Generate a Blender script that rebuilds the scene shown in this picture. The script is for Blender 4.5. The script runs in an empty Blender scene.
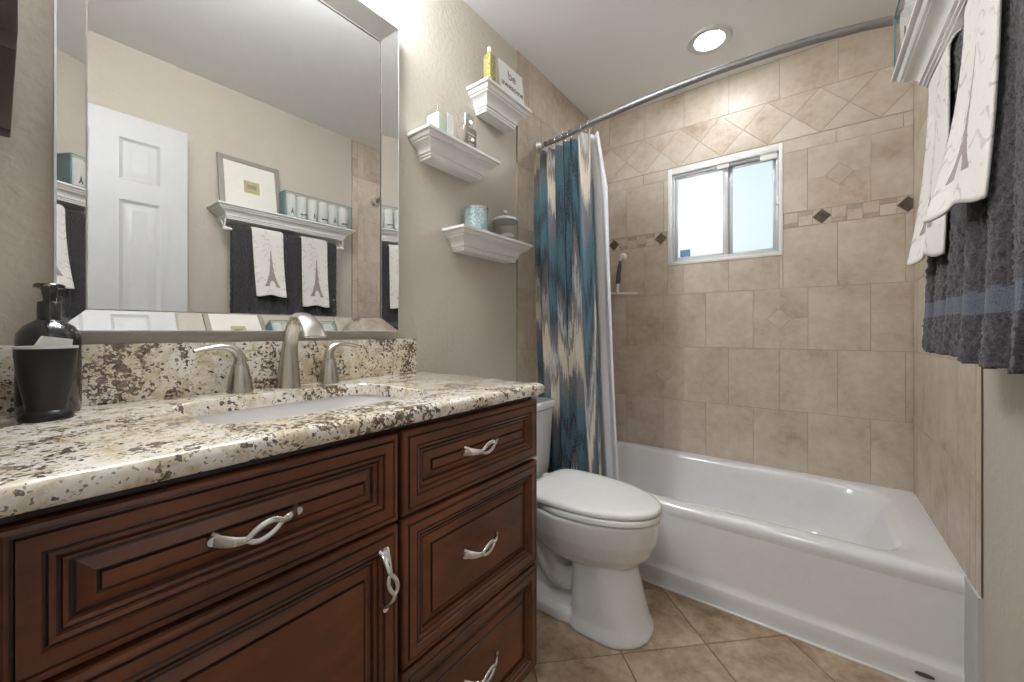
import bpy, bmesh, math, random
from mathutils import Vector, Matrix, noise
random.seed(7)
S = bpy.context.scene
COL = S.collection
PI = math.pi

# ------------------------------------------------------------------ camera
cam_d = bpy.data.cameras.new('camera')
cam_d.sensor_width = 36.0
cam_d.lens = 36.0 * 393.4923 / 1024
cam_d.shift_y = -0.00913
cam_d.clip_start = 0.02
cam = bpy.data.objects.new('camera', cam_d)
cam.location = (1.1606, 0, 1.052)
cam.rotation_euler = (PI / 2, 0, math.radians(37.338))
COL.objects.link(cam)
S.camera = cam

# ------------------------------------------------------------------ world, exposure
w = bpy.data.worlds.new('world')
S.world = w
w.use_nodes = True
w.node_tree.nodes['Background'].inputs[0].default_value = (0.75, 0.85, 1.0, 1)
w.node_tree.nodes['Background'].inputs[1].default_value = 0.6
S.view_settings.view_transform = 'Standard'
S.view_settings.look = 'None'
S.view_settings.gamma = 1
S.view_settings.use_curve_mapping = False
S.view_settings.exposure = 0.24
E_SHOWER, E_VANITY, E_HALL_FILL = 105.0, 122.0, 45.0

# room sizes (metres): mirror wall x=0, tiled right wall x=W, window wall y=YB
W, YB, H, YR = 1.5105, 2.4127, 2.438, -0.012
YTILE = 1.557
WP = W + 0.004          # painted right wall


# ------------------------------------------------------------------ helpers
def tag(o, label=None, cat=None, group=None, kind=None):
    if label: o['label'] = label
    if cat: o['category'] = cat
    if group: o['group'] = group
    if kind: o['kind'] = kind
    return o


def base(o):
    p = Vector((0, 0, 0))
    while o is not None:
        p += o.location
        o = o.parent
    return p


def smooth_by_angle(me, ang=35):
    me.polygons.foreach_set('use_smooth', [True] * len(me.polygons))
    try:
        me.set_sharp_from_angle(angle=math.radians(ang))
    except Exception:
        pass


def obj(name, bm, mats, parent=None, loc=None, smooth=35, recalc=True):
    """link bm (world coordinates) as ONE mesh object"""
    if recalc:
        bmesh.ops.recalc_face_normals(bm, faces=bm.faces)
    me = bpy.data.meshes.new(name)
    bm.to_mesh(me)
    bm.free()
    if not isinstance(mats, (list, tuple)): mats = [mats]
    for m in mats: me.materials.append(m)
    if smooth: smooth_by_angle(me, smooth)
    o = bpy.data.objects.new(name, me)
    COL.objects.link(o)
    off = Vector((0, 0, 0))
    if parent is not None:
        o.parent = parent
        off = base(parent)
    elif loc is not None:
        off = Vector(loc)
        o.location = off
    if off.length: me.transform(Matrix.Translation(-off))
    return o


def thing(name, loc, label, cat, group=None):
    o = bpy.data.objects.new(name, None)
    o.empty_display_size = 0.05
    o.location = loc
    COL.objects.link(o)
    return tag(o, label, cat, group)


def copy_tree(o, parent=None):
    c = o.copy()
    COL.objects.link(c)
    if parent is not None:
        c.parent = parent
    for ch in [x for x in list(COL.objects) if x.parent == o]:
        copy_tree(ch, c)
    return c


def box(bm, x0, x1, y0, y1, z0, z1, bev=0.0, seg=2, mi=0):
    vs = [bm.verts.new(p) for p in ((x0, y0, z0), (x1, y0, z0), (x1, y1, z0), (x0, y1, z0),
                                    (x0, y0, z1), (x1, y0, z1), (x1, y1, z1), (x0, y1, z1))]
    fs = [bm.faces.new([vs[i] for i in f]) for f in
          ((3, 2, 1, 0), (4, 5, 6, 7), (0, 1, 5, 4), (1, 2, 6, 5), (2, 3, 7, 6), (3, 0, 4, 7))]
    for f in fs: f.material_index = mi
    if bev > 0:
        es = set()
        for f in fs: es.update(f.edges)
        r = bmesh.ops.bevel(bm, geom=list(es), offset=bev, segments=seg, profile=0.5, affect='EDGES')
        for f in r['faces']: f.material_index = mi
    return fs


def loft(bm, rings, cap0=True, cap1=True, mi=0, closed=True, loop=False):
    """rings: lists of equal-length point lists, bridged in order"""
    R = [[bm.verts.new(p) for p in r] for r in rings]
    n = len(R[0])
    pairs = list(zip(R[:-1], R[1:]))
    if loop: pairs.append((R[-1], R[0]))
    for a, b in pairs:
        for i in range(n if closed else n - 1):
            j = (i + 1) % n
            try:
                f = bm.faces.new((a[i], a[j], b[j], b[i]))
                f.material_index = mi
            except ValueError:
                pass
    if cap0 and not loop:
        bm.faces.new(list(reversed(R[0]))).material_index = mi
    if cap1 and not loop:
        bm.faces.new(R[-1]).material_index = mi
    return R


def circ(c, r, n=32, axis='z', ry=None, ph=0):
    ry = r if ry is None else ry
    out = []
    for i in range(n):
        a = ph + 2 * PI * i / n
        u, v = r * math.cos(a), ry * math.sin(a)
        if axis == 'z': out.append((c[0] + u, c[1] + v, c[2]))
        elif axis == 'x': out.append((c[0], c[1] + u, c[2] + v))
        else: out.append((c[0] + u, c[1], c[2] + v))
    return out


def lathe(bm, cx, cy, prof, n=36, cap0=True, cap1=True, mi=0):
    """prof: (radius, z)"""
    return loft(bm, [circ((cx, cy, z), max(r, 1e-4), n) for r, z in prof], cap0, cap1, mi)


def tube(bm, pts, r, n=12, cap=True, closed=False, mi=0, flat=None, up=(0, 0, 1)):
    """sweep a circle (or ellipse: flat = list of (a, b)) along pts"""
    pts = [Vector(p) for p in pts]
    N = len(pts)
    rings = []
    prev = None
    for i, p in enumerate(pts):
        if closed:
            t = (pts[(i + 1) % N] - pts[i - 1]).normalized()
        else:
            t = (pts[min(i + 1, N - 1)] - pts[max(i - 1, 0)]).normalized()
        if prev is None:
            u = Vector(up)
            if abs(u.dot(t)) > 0.95: u = Vector((1, 0, 0)) if abs(t.x) < 0.9 else Vector((0, 1, 0))
        else:
            u = prev
        u = (u - t * u.dot(t)).normalized()
        prev = u
        v = t.cross(u)
        if flat: a, b = flat[i]
        else:
            rr = r[i] if isinstance(r, (list, tuple)) else r
            a = b = rr
        rings.append([tuple(p + u * (a * math.cos(2 * PI * k / n)) + v * (b * math.sin(2 * PI * k / n))) for k in range(n)])
    loft(bm, rings, cap and not closed, cap and not closed, mi, True, closed)


def bez(P, n=24):
    """Catmull-Rom through P"""
    P = [Vector(p) for p in P]
    out = []
    m = len(P) - 1
    for k in range(n + 1):
        s = k / n * m
        i = min(int(s), m - 1)
        t = s - i
        p0, p1, p2, p3 = P[max(i - 1, 0)], P[i], P[i + 1], P[min(i + 2, m)]
        out.append(0.5 * ((2 * p1) + (-p0 + p2) * t + (2 * p0 - 5 * p1 + 4 * p2 - p3) * t * t + (-p0 + 3 * p1 - 3 * p2 + p3) * t ** 3))
    return out


def lerp_tab(tab, x):
    if x <= tab[0][0]: return tab[0][1]
    for (a, va), (b, vb) in zip(tab[:-1], tab[1:]):
        if x <= b:
            return va + (vb - va) * (x - a) / (b - a)
    return tab[-1][1]


def rrect(x0, x1, y0, y1, z, r, n=8):
    """rounded rectangle loop, 4*(n+1) points"""
    out = []
    for cx, cy, a0 in ((x1 - r, y0 + r, -PI / 2), (x1 - r, y1 - r, 0), (x0 + r, y1 - r, PI / 2), (x0 + r, y0 + r, PI)):
        for i in range(n + 1):
            a = a0 + PI / 2 * i / n
            out.append((cx + r * math.cos(a), cy + r * math.sin(a), z))
    return out


# ------------------------------------------------------------------ materials
def lin(c):
    return tuple(((v / 255) / 12.92 if v / 255 <= 0.04045 else ((v / 255 + 0.055) / 1.055) ** 2.4) for v in c) + (1,)


class NT:
    def __init__(s, name):
        s.m = bpy.data.materials.new(name)
        s.m.use_nodes = True
        s.t = s.m.node_tree
        s.b = s.t.nodes['Principled BSDF']

    def n(s, typ, **kw):
        nd = s.t.nodes.new(typ)
        ins = kw.pop('ins', {})
        for k, v in kw.items(): setattr(nd, k, v)
        for k, v in ins.items():
            if hasattr(v, 'is_output') or isinstance(v, bpy.types.NodeSocket): s.t.links.new(v, nd.inputs[k])
            else: nd.inputs[k].default_value = v
        return nd

    def L(s, a, b): s.t.links.new(a, b)

    def coord(s, kind='Object', scale=(1, 1, 1), rot=(0, 0, 0)):
        c = s.n('ShaderNodeTexCoord')
        m = s.n('ShaderNodeMapping', ins={0: c.outputs[kind], 'Scale': scale, 'Rotation': rot})
        return m.outputs[0]

    def noise(s, vec, scale, detail=3, rough=0.55, dist=0.0):
        return s.n('ShaderNodeTexNoise', ins={'Vector': vec, 'Scale': scale, 'Detail': detail, 'Roughness': rough, 'Distortion': dist})

    def ramp(s, fac, stops, interp='LINEAR'):
        r = s.n('ShaderNodeValToRGB', ins={0: fac})
        r.color_ramp.interpolation = interp
        e = r.color_ramp.elements
        while len(e) < len(stops): e.new(0.5)
        for k, (p, c) in enumerate(stops):
            e[k].position = p
            e[k].color = c
        return r.outputs[0]

    def mix(s, f, a, b, blend='MIX'):
        m = s.n('ShaderNodeMix', data_type='RGBA', blend_type=blend)
        for i, v in ((0, f), (6, a), (7, b)):
            if isinstance(v, bpy.types.NodeSocket): s.L(v, m.inputs[i])
            else: m.inputs[i].default_value = v
        return m.outputs[2]

    def math(s, op, a, b=0.0, c=None, clamp=False):
        m = s.n('ShaderNodeMath', operation=op, use_clamp=clamp)
        for i, v in enumerate((a, b) if c is None else (a, b, c)):
            if isinstance(v, bpy.types.NodeSocket): s.L(v, m.inputs[i])
            else: m.inputs[i].default_value = v
        return m.outputs[0]

    def bump(s, h, strength=0.3, dist=0.002):
        b = s.n('ShaderNodeBump', ins={'Height': h, 'Strength': strength, 'Distance': dist})
        s.L(b.outputs[0], s.b.inputs['Normal'])

    def set(s, **kw):
        names = dict(col='Base Color', rough='Roughness', metal='Metallic', spec='Specular IOR Level', coat='Coat Weight',
                     trans='Transmission Weight', ior='IOR', ecol='Emission Color', estr='Emission Strength', sheen='Sheen Weight',
                     coat_rough='Coat Roughness', alpha='Alpha', sss='Subsurface Weight')
        for k, v in kw.items():
            i = s.b.inputs[names[k]]
            if isinstance(v, bpy.types.NodeSocket): s.L(v, i)
            else: i.default_value = v
        return s


def simple(name, rgb, rough=0.5, metal=0.0, spec=0.5, bump=None, **kw):
    t = NT(name)
    v = t.coord()
    n = t.noise(v, 35, 3)
    c = lin(rgb)
    t.set(col=t.mix(n.outputs[0], tuple(x * 0.96 for x in c[:3]) + (1,), tuple(min(1, x * 1.04) for x in c[:3]) + (1,)),
          rough=rough, metal=metal, spec=spec, **kw)
    if bump: t.bump(t.noise(v, bump[0], 3).outputs[0], bump[1], bump[2])
    return t.m


M = {}


def paint(name, rgb, scale=55, st=0.22):
    t = NT(name)
    v = t.coord()
    n1 = t.noise(v, scale, 2, 0.4)
    h = t.ramp(n1.outputs[0], [(0.45, (0, 0, 0, 1)), (0.62, (1, 1, 1, 1))])
    n2 = t.noise(v, 2.0, 2)
    c = lin(rgb)
    t.set(col=t.mix(n2.outputs[0], tuple(x * 0.97 for x in c[:3]) + (1,), tuple(x * 1.03 for x in c[:3]) + (1,)), rough=0.62, spec=0.3)
    t.bump(h, st, 0.0025)
    return t.m


M['paint'] = paint('beige_wall_paint', (200, 192, 179))
M['ceil'] = paint('ceiling_paint', (238, 238, 237), 40, 0.03)
M['white'] = simple('white_satin_paint', (241, 240, 238), 0.35)
M['door'] = simple('white_door_paint', (206, 206, 207), 0.4)
M['hall'] = paint('hall_paint', (214, 207, 195))
M['enamel'] = simple('tub_enamel', (232, 232, 232), 0.12, spec=0.6, coat=0.4, coat_rough=0.06)
M['china'] = simple('toilet_china', (230, 230, 228), 0.10, spec=0.6, coat=0.4, coat_rough=0.05)
M['seat'] = simple('toilet_seat_plastic', (233, 232, 229), 0.2)
M['sinkw'] = simple('sink_porcelain', (236, 235, 233), 0.12, coat=0.3)
M['nickel'] = simple('brushed_nickel', (196, 190, 181), 0.27, 1.0)
M['chrome'] = simple('chrome', (228, 228, 229), 0.12, 1.0)
M['rod'] = simple('rod_steel', (150, 150, 151), 0.42, 0.75)
M['mirror'] = simple('silvered_mirror', (226, 227, 226), 0.0, 1.0)
M['alu'] = simple('window_aluminium', (198, 200, 202), 0.42, 0.25)
M['vinyl'] = simple('window_return_white', (236, 234, 230), 0.4)
M['blackp'] = simple('black_pump_plastic', (24, 24, 26), 0.16, coat=0.5)
M['bronze'] = simple('dark_bronze', (38, 36, 38), 0.33, 0.5)
M['paper'] = simple('white_paper', (240, 240, 238), 0.6)
M['dark'] = simple('dark_gap', (16, 11, 9), 0.8)
M['darkwood'] = simple('dark_frame_wood', (58, 44, 36), 0.45)
M['greyframe'] = simple('silver_grey_frame', (166, 159, 150), 0.4, 0.25)
M['mat'] = simple('picture_mat', (236, 232, 224), 0.8)
M['caulk'] = simple('white_caulk', (226, 224, 220), 0.4)
M['stripw'] = simple('tub_side_strip', (190, 190, 188), 0.4)
M['edge'] = simple('tile_edge', (104, 84, 66), 0.6)
M['teal'] = simple('teal_card', (96, 134, 138), 0.4)
M['trimg'] = simple('light_trim_grey', (206, 206, 205), 0.5)
M['teald'] = simple('dark_teal_card', (66, 88, 90), 0.4)
M['wax'] = simple('pale_green_wax', (214, 230, 214), 0.4, sss=0.1)
M['rubber'] = simple('grey_rubber', (84, 82, 80), 0.6)
M['ivory'] = simple('ivory_plastic', (226, 218, 208), 0.4)
M['cork'] = simple('cork', (214, 200, 176), 0.8)
M['ink'] = simple('grey_ink', (92, 92, 96), 0.7)
M['inkl'] = simple('pale_grey_ink', (138, 138, 132), 0.7)
M['gold'] = simple('pale_gold_print', (178, 160, 128), 0.4, 0.4)
M['smoke'] = simple('smoked_bottle', (124, 114, 107), 0.14, coat=0.4)
M['bluesticker'] = simple('blue_sticker', (96, 150, 190), 0.5)
M['ochre'] = simple('ochre_print', (188, 178, 130), 0.7)
M['liner'] = simple('white_liner', (246, 247, 251), 0.5, bump=(20, 0.1, 0.002))


def glass(name, rgb=(245, 248, 246), rough=0.02):
    t = NT(name)
    t.set(col=lin(rgb), rough=rough, trans=1.0, ior=1.25)
    tr = t.n('ShaderNodeBsdfTransparent', ins={0: lin(rgb)})
    fr = t.n('ShaderNodeMath', operation='MULTIPLY', ins={0: t.n('ShaderNodeLayerWeight', ins={0: 0.25}).outputs['Facing'], 1: 0.35})
    gl = t.n('ShaderNodeBsdfGlossy', ins={'Roughness': 0.03})
    mx = t.n('ShaderNodeMixShader', ins={0: fr.outputs[0], 1: tr.outputs[0], 2: gl.outputs[0]})
    t.L(mx.outputs[0], t.t.nodes['Material Output'].inputs[0])
    return t.m


M['glass'] = glass('clear_thin_glass', (253, 254, 253))
M['acetate'] = glass('clear_acetate', (252, 254, 254))


def emit(name, rgb, strength, rough=0.4):
    t = NT(name)
    v = t.coord()
    n = t.noise(v, 6, 2)
    c = lin(rgb)
    t.set(col=c, rough=rough, ecol=t.mix(n.outputs[0], tuple(x * 0.97 for x in c[:3]) + (1,), c), estr=strength)
    return t.m


def pane(name, rgb, strength):
    t = NT(name)
    v = t.coord()
    n = t.noise(v, 9, 3)
    c = lin(rgb)
    t.set(col=lin((60, 64, 66)), rough=0.25, ecol=t.mix(n.outputs[0], tuple(x * 0.94 for x in c[:3]) + (1,), c), estr=strength)
    t.bump(t.noise(v, 220, 2).outputs[0], 0.15, 0.001)
    return t.m


M['pane_l'] = pane('frosted_pane_daylight', (242, 250, 255), 0.84)
M['pane_r'] = pane('frosted_pane_daylight_green', (228, 246, 249), 0.82)
M['lamp'] = emit('lamp_diffuser', (245, 250, 255), E_SHOWER)
M['bulb'] = emit('frosted_bulb', (246, 250, 255), E_VANITY)
M['hallfill'] = emit('hall_fill_diffuser', (246, 250, 255), E_HALL_FILL)  # glow of the added hall fill


def tile_mat(name, c1, c2, c3, rough=0.42, scale=4.0, spread=0.16):
    t = NT(name)
    g = t.n('ShaderNodeNewGeometry')
    v = t.coord()
    off = t.n('ShaderNodeVectorMath', operation='SCALE', ins={0: (17.3, 9.1, 23.7)})
    t.L(g.outputs['Random Per Island'], off.inputs['Scale'])
    ad = t.n('ShaderNodeVectorMath', operation='ADD', ins={0: v, 1: off.outputs[0]})
    n1 = t.noise(ad.outputs[0], scale, 5, 0.62, 0.3)
    n2 = t.noise(ad.outputs[0], scale * 7, 4, 0.6)
    f = t.math('MULTIPLY_ADD', n2.outputs[0], 0.35, t.math('MULTIPLY', n1.outputs[0], 0.75))
    col = t.ramp(f, [(0.36, lin(c3)), (0.50, lin(c2)), (0.66, lin(c1))])
    r = t.math('MULTIPLY_ADD', g.outputs['Random Per Island'], spread * 0.4, 1.0 - spread * 0.2)
    hs = t.n('ShaderNodeHueSaturation', ins={'Color': col, 'Value': r})
    t.set(col=hs.outputs[0], rough=rough, spec=0.45)
    t.bump(n2.outputs[0], 0.12, 0.002)
    return t.m


M['tile'] = tile_mat('travertine_wall_tile', (207, 195, 180), (192, 177, 159), (170, 149, 127))
M['mosaic'] = tile_mat('mosaic_tile', (207, 195, 180), (194, 179, 162), (174, 155, 135), 0.4, 12)
M['mosaicd'] = tile_mat('mosaic_slate_strip', (184, 168, 150), (170, 153, 136), (150, 132, 116), 0.4, 20)
M['bronzed'] = tile_mat('bronze_diamond_tile', (104, 88, 74), (84, 70, 60), (66, 54, 46), 0.35, 30)
M['ftile'] = tile_mat('floor_tile', (186, 166, 142), (158, 134, 108), (114, 90, 68), 0.36, 5.5, 0.45)
M['grout'] = simple('wall_grout', (172, 155, 136), 0.85)
M['fgrout'] = simple('floor_grout', (118, 98, 80), 0.9)


def wood_mat(name, c1, c2, c3):
    t = NT(name)
    v = t.coord('Object', (3, 3, 3))
    n1 = t.noise(v, 1.4, 3)
    n2 = t.noise(t.coord('Object', (60, 6, 22)), 1.0, 4, 0.6, 0.5)
    f = t.math('MULTIPLY_ADD', n2.outputs[0], 0.45, t.math('MULTIPLY', n1.outputs[0], 0.55))
    col = t.ramp(f, [(0.34, lin(c3)), (0.5, lin(c2)), (0.68, lin(c1))])
    t.set(col=col, rough=0.36, spec=0.4, coat=0.12, coat_rough=0.2)
    t.bump(n2.outputs[0], 0.04, 0.001)
    return t.m


M['wood'] = wood_mat('cherry_wood', (126, 74, 43), (102, 58, 35), (70, 41, 26))
M['glaze'] = wood_mat('dark_glaze', (56, 34, 24), (44, 27, 19), (33, 20, 15))


def granite():
    t = NT('cream_granite')
    v = t.coord()
    n0 = t.noise(v, 11, 4, 0.62, 0.7)
    n3 = t.noise(v, 3.2, 2, 0.5, 0.3)
    n1 = t.noise(v, 30, 5, 0.7, 0.6)
    wv = t.n('ShaderNodeVectorMath', operation='ADD', ins={0: v, 1: t.n('ShaderNodeVectorMath', operation='SCALE', ins={0: t.noise(v, 70, 2).outputs['Color'], 'Scale': 0.012}).outputs[0]})
    va = t.n('ShaderNodeTexVoronoi', ins={'Vector': wv.outputs[0], 'Scale': 165.0})
    vb = t.n('ShaderNodeTexVoronoi', ins={'Vector': wv.outputs[0], 'Scale': 360.0})
    ra = t.n('ShaderNodeSeparateColor', ins={0: va.outputs['Color']})
    rb = t.n('ShaderNodeSeparateColor', ins={0: vb.outputs['Color']})
    basec = t.ramp(n1.outputs[0], [(0.30, lin((190, 172, 144))), (0.42, lin((216, 204, 182))), (0.53, lin((236, 231, 221))), (0.75, lin((243, 240, 235)))])
    gold = t.ramp(n3.outputs[0], [(0.46, (0, 0, 0, 1)), (0.66, (1, 1, 1, 1))])
    basec = t.mix(t.math('MULTIPLY', gold, 0.4), basec, lin((206, 180, 138)))
    patch = t.ramp(n0.outputs[0], [(0.50, (0, 0, 0, 1)), (0.64, (1, 1, 1, 1))])
    pa = t.math('MULTIPLY_ADD', patch, 0.70, 0.05)
    dark = t.math('LESS_THAN', ra.outputs[0], pa)
    dcol = t.ramp(ra.outputs[1], [(0.0, lin((34, 29, 29))), (0.4, lin((62, 51, 46))), (0.75, lin((100, 85, 74))), (1.0, lin((140, 124, 108)))])
    col = t.mix(t.math('MULTIPLY', dark, 0.9), basec, dcol)
    pb = t.math('MULTIPLY_ADD', patch, 0.30, 0.07)
    fine = t.math('LESS_THAN', rb.outputs[0], pb)
    fcol = t.ramp(rb.outputs[1], [(0.0, lin((58, 46, 40))), (0.5, lin((132, 108, 82))), (1.0, lin((176, 146, 104)))])
    col = t.mix(t.math('MULTIPLY', fine, 0.75), col, fcol)
    t.set(col=col, rough=0.12, spec=0.5, coat=0.3, coat_rough=0.04)
    return t.m


M['granite'] = granite()


def terry(name, c1, c2, sc=260):
    t = NT(name)
    v = t.coord()
    n = t.noise(v, sc, 3, 0.7)
    t.set(col=t.ramp(n.outputs[0], [(0.35, lin(c1)), (0.65, lin(c2))]), rough=0.95, spec=0.1, sheen=0.25)
    t.bump(n.outputs[0], 0.7, 0.003)
    return t.m


M['terry'] = terry('charcoal_terry', (40, 40, 46), (84, 80, 82))
M['terryband'] = terry('charcoal_woven_band', (66, 70, 82), (104, 108, 122), 500)


def tower_print():
    """cream cloth printed with a lattice tower and pale scribbles; UV: u across, v up from the hem"""
    t = NT('printed_hand_towel')
    c = t.n('ShaderNodeTexCoord')
    sx = t.n('ShaderNodeSeparateXYZ', ins={0: c.outputs['UV']})
    u, v = sx.outputs[0], sx.outputs[1]
    fc = t.n('ShaderNodeFloatCurve', ins={1: v})
    cv = fc.mapping.curves[0]
    pts = [(0, 0), (0.14, 0.0), (0.15, 0.27), (0.22, 0.19), (0.29, 0.135), (0.30, 0.15), (0.315, 0.11), (0.42, 0.07), (0.44, 0.085), (0.455, 0.06),
           (0.6, 0.034), (0.72, 0.02), (0.74, 0.0), (1, 0)]
    cv.points[0].location = pts[0]
    cv.points[1].location = pts[-1]
    for p in pts[1:-1]: cv.points.new(*p)
    for p in cv.points: p.handle_type = 'VECTOR'
    fc.mapping.update()
    du = t.math('ABSOLUTE', t.math('SUBTRACT', u, 0.56))
    tower = t.math('LESS_THAN', du, fc.outputs[0])
    # open arch at the foot
    ar = t.n('ShaderNodeVectorMath', operation='LENGTH',
             ins={0: t.n('ShaderNodeCombineXYZ', ins={0: t.math('MULTIPLY', du, 1.0), 1: t.math('MULTIPLY', t.math('SUBTRACT', v, 0.13), 1.1), 2: 0.0}).outputs[0]})
    arch = t.math('GREATER_THAN', ar.outputs['Value'], 0.115)
    lat = t.n('ShaderNodeTexWave', wave_type='BANDS', bands_direction='DIAGONAL', ins={'Vector': c.outputs['UV'], 'Scale': 18.0, 'Distortion': 1.0})
    tw = t.math('MULTIPLY', t.math('MULTIPLY', tower, arch), t.math('MULTIPLY_ADD', lat.outputs['Fac'], 0.35, 0.6))
    wv = t.n('ShaderNodeTexWave', wave_type='RINGS', ins={'Vector': c.outputs['UV'], 'Scale': 3.2, 'Distortion': 9.0, 'Detail': 1.5, 'Detail Scale': 1.6})
    scr = t.ramp(wv.outputs['Fac'], [(0.84, (0, 0, 0, 1)), (0.93, (1, 1, 1, 1))])
    msk = t.ramp(t.noise(c.outputs['UV'], 3.5, 2).outputs[0], [(0.46, (0, 0, 0, 1)), (0.56, (1, 1, 1, 1))])
    pr = t.math('MULTIPLY', t.math('MULTIPLY', scr, msk), 0.45)
    o = t.coord()
    cl = t.noise(o, 400, 2)
    basec = t.mix(cl.outputs[0], lin((222, 216, 210)), lin((238, 235, 231)))
    col = t.mix(pr, basec, lin((150, 140, 136)))
    col = t.mix(tw, col, lin((128, 112, 106)))
    t.set(col=col, rough=0.9, spec=0.15, sheen=0.2)
    t.bump(t.noise(o, 320, 2).outputs[0], 0.35, 0.0015)
    return t.m


M['tower'] = tower_print()
M['roll'] = terry('white_guest_cloth', (226, 220, 214), (246, 243, 240), 300)


def ikat():
    """flame stitched curtain cloth: jagged zigzag bands; UV in metres of cloth"""
    t = NT('ikat_curtain_cloth')
    c = t.n('ShaderNodeTexCoord')
    sx = t.n('ShaderNodeSeparateXYZ', ins={0: c.outputs['UV']})
    u, v = sx.outputs[0], sx.outputs[1]
    st = t.n('ShaderNodeMapping', ins={0: c.outputs['UV'], 'Scale': (110, 4.5, 1)})
    jag = t.noise(st.outputs[0], 1.0, 3, 0.75)
    bm_ = t.n('ShaderNodeMapping', ins={0: c.outputs['UV'], 'Location': (2.3, 0.4, 0), 'Scale': (2.6, 0.35, 1)})
    big = t.noise(bm_.outputs[0], 1.0, 1, 0.4)
    f = t.math('ADD', t.math('MULTIPLY', big.outputs[0], 3.0), t.math('MULTIPLY', v, 1.05))
    f = t.math('ADD', f, t.math('MULTIPLY', t.math('SUBTRACT', jag.outputs[0], 0.5), 0.42))
    f = t.math('FRACT', f)
    teal, deep, grey, cream, taupe, pale = lin((70, 104, 116)), lin((42, 60, 72)), lin((112, 108, 113)), lin((214, 203, 183)), lin((136, 127, 119)), lin((192, 192, 193))
    col = t.ramp(f, [(0.0, teal), (0.13, deep), (0.22, teal), (0.36, grey), (0.52, cream), (0.68, taupe), (0.76, pale), (0.82, grey), (0.92, deep)], 'CONSTANT')
    wv = t.n('ShaderNodeMapping', ins={0: c.outputs['UV'], 'Scale': (240, 170, 1)})
    fl = t.noise(wv.outputs[0], 1.0, 2, 0.8)
    col = t.mix(t.math('MULTIPLY', t.ramp(fl.outputs[0], [(0.5, (0, 0, 0, 1)), (0.6, (1, 1, 1, 1))]), 0.36), col, lin((168, 174, 176)))
    col = t.mix(t.math('MULTIPLY', t.ramp(fl.outputs[0], [(0.36, (1, 1, 1, 1)), (0.44, (0, 0, 0, 1))]), 0.35), col, lin((40, 52, 60)))
    t.set(col=col, rough=0.85, spec=0.2)
    t.bump(fl.outputs[0], 0.15, 0.001)
    return t.m


M['ikat'] = ikat()


def mercury():
    t = NT('blue_mercury_glass')
    v = t.coord()
    n = t.noise(v, 120, 4, 0.7)
    t.set(col=t.ramp(n.outputs[0], [(0.35, lin((126, 164, 176))), (0.50, lin((168, 198, 205))), (0.66, lin((228, 232, 228)))]), rough=0.2, metal=0.35, coat=0.5)
    return t.m


M['mercury'] = mercury()


def leafy():
    t = NT('herbs_in_oil')
    n = t.noise(t.coord(), 110, 4, 0.7, 1.0)
    t.set(col=t.ramp(n.outputs[0], [(0.3, lin((104, 102, 56))), (0.5, lin((172, 164, 98))), (0.7, lin((220, 210, 150)))]), rough=0.12, coat=0.6)
    return t.m


M['herbs'] = leafy()


# ------------------------------------------------------------------ polygon tools for tiled surfaces
def clip_half(poly, a, b, c):
    out = []
    n = len(poly)
    for i in range(n):
        p, q = poly[i], poly[(i + 1) % n]
        dp, dq = a * p[0] + b * p[1] + c, a * q[0] + b * q[1] + c
        if dp >= 0: out.append(p)
        if dp * dq < 0:
            s = dp / (dp - dq)
            out.append((p[0] + (q[0] - p[0]) * s, p[1] + (q[1] - p[1]) * s))
    return out


def clip_rect(poly, x0, x1, y0, y1):
    for a, b, c in ((1, 0, -x0), (-1, 0, x1), (0, 1, -y0), (0, -1, y1)):
        poly = clip_half(poly, a, b, c)
        if len(poly) < 3: return []
    return poly


def area(p):
    return 0.5 * sum(p[i][0] * p[(i + 1) % len(p)][1] - p[(i + 1) % len(p)][0] * p[i][1] for i in range(len(p)))


def inset_poly(poly, d):
    """inset a convex ccw polygon"""
    out = poly
    n = len(poly)
    for i in range(n):
        p, q = poly[i], poly[(i + 1) % n]
        ex, ey = q[0] - p[0], q[1] - p[1]
        l = math.hypot(ex, ey)
        if l < 1e-6: continue
        nx, ny = -ey / l, ex / l
        out = clip_half(out, nx, ny, -(nx * p[0] + ny * p[1]) - d)
        if len(out) < 3: return []
    return out


def clean(poly):
    out = []
    for p in poly:
        if not out or math.hypot(p[0] - out[-1][0], p[1] - out[-1][1]) > 1e-5: out.append(p)
    if len(out) > 2 and math.hypot(out[0][0] - out[-1][0], out[0][1] - out[-1][1]) < 1e-5: out.pop()
    return out


def put_tile(bm, poly, to3, g, h, mi, bv=0.0007):
    """one raised bevelled tile; to3(a, b, height) maps to the wall"""
    poly = clean(poly)
    if len(poly) < 3: return
    if area(poly) < 0: poly = poly[::-1]
    p1 = clean(inset_poly(poly, g))
    if len(p1) < 3 or abs(area(p1)) < 2e-5: return
    p2 = clean(inset_poly(p1, bv))
    if len(p2) != len(p1): return
    A = [bm.verts.new(to3(a, b, 0)) for a, b in p1]
    B = [bm.verts.new(to3(a, b, h)) for a, b in p2]
    # match start vertex
    k = min(range(len(p2)), key=lambda j: math.hypot(p2[j][0] - p1[0][0], p2[j][1] - p1[0][1]))
    B = B[k:] + B[:k]
    n = len(A)
    for i in range(n):
        bm.faces.new((A[i], A[(i + 1) % n], B[(i + 1) % n], B[i])).material_index = mi
    bm.faces.new(B).material_index = mi


def rect(x0, x1, y0, y1): return [(x0, y0), (x1, y0), (x1, y1), (x0, y1)]


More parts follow.
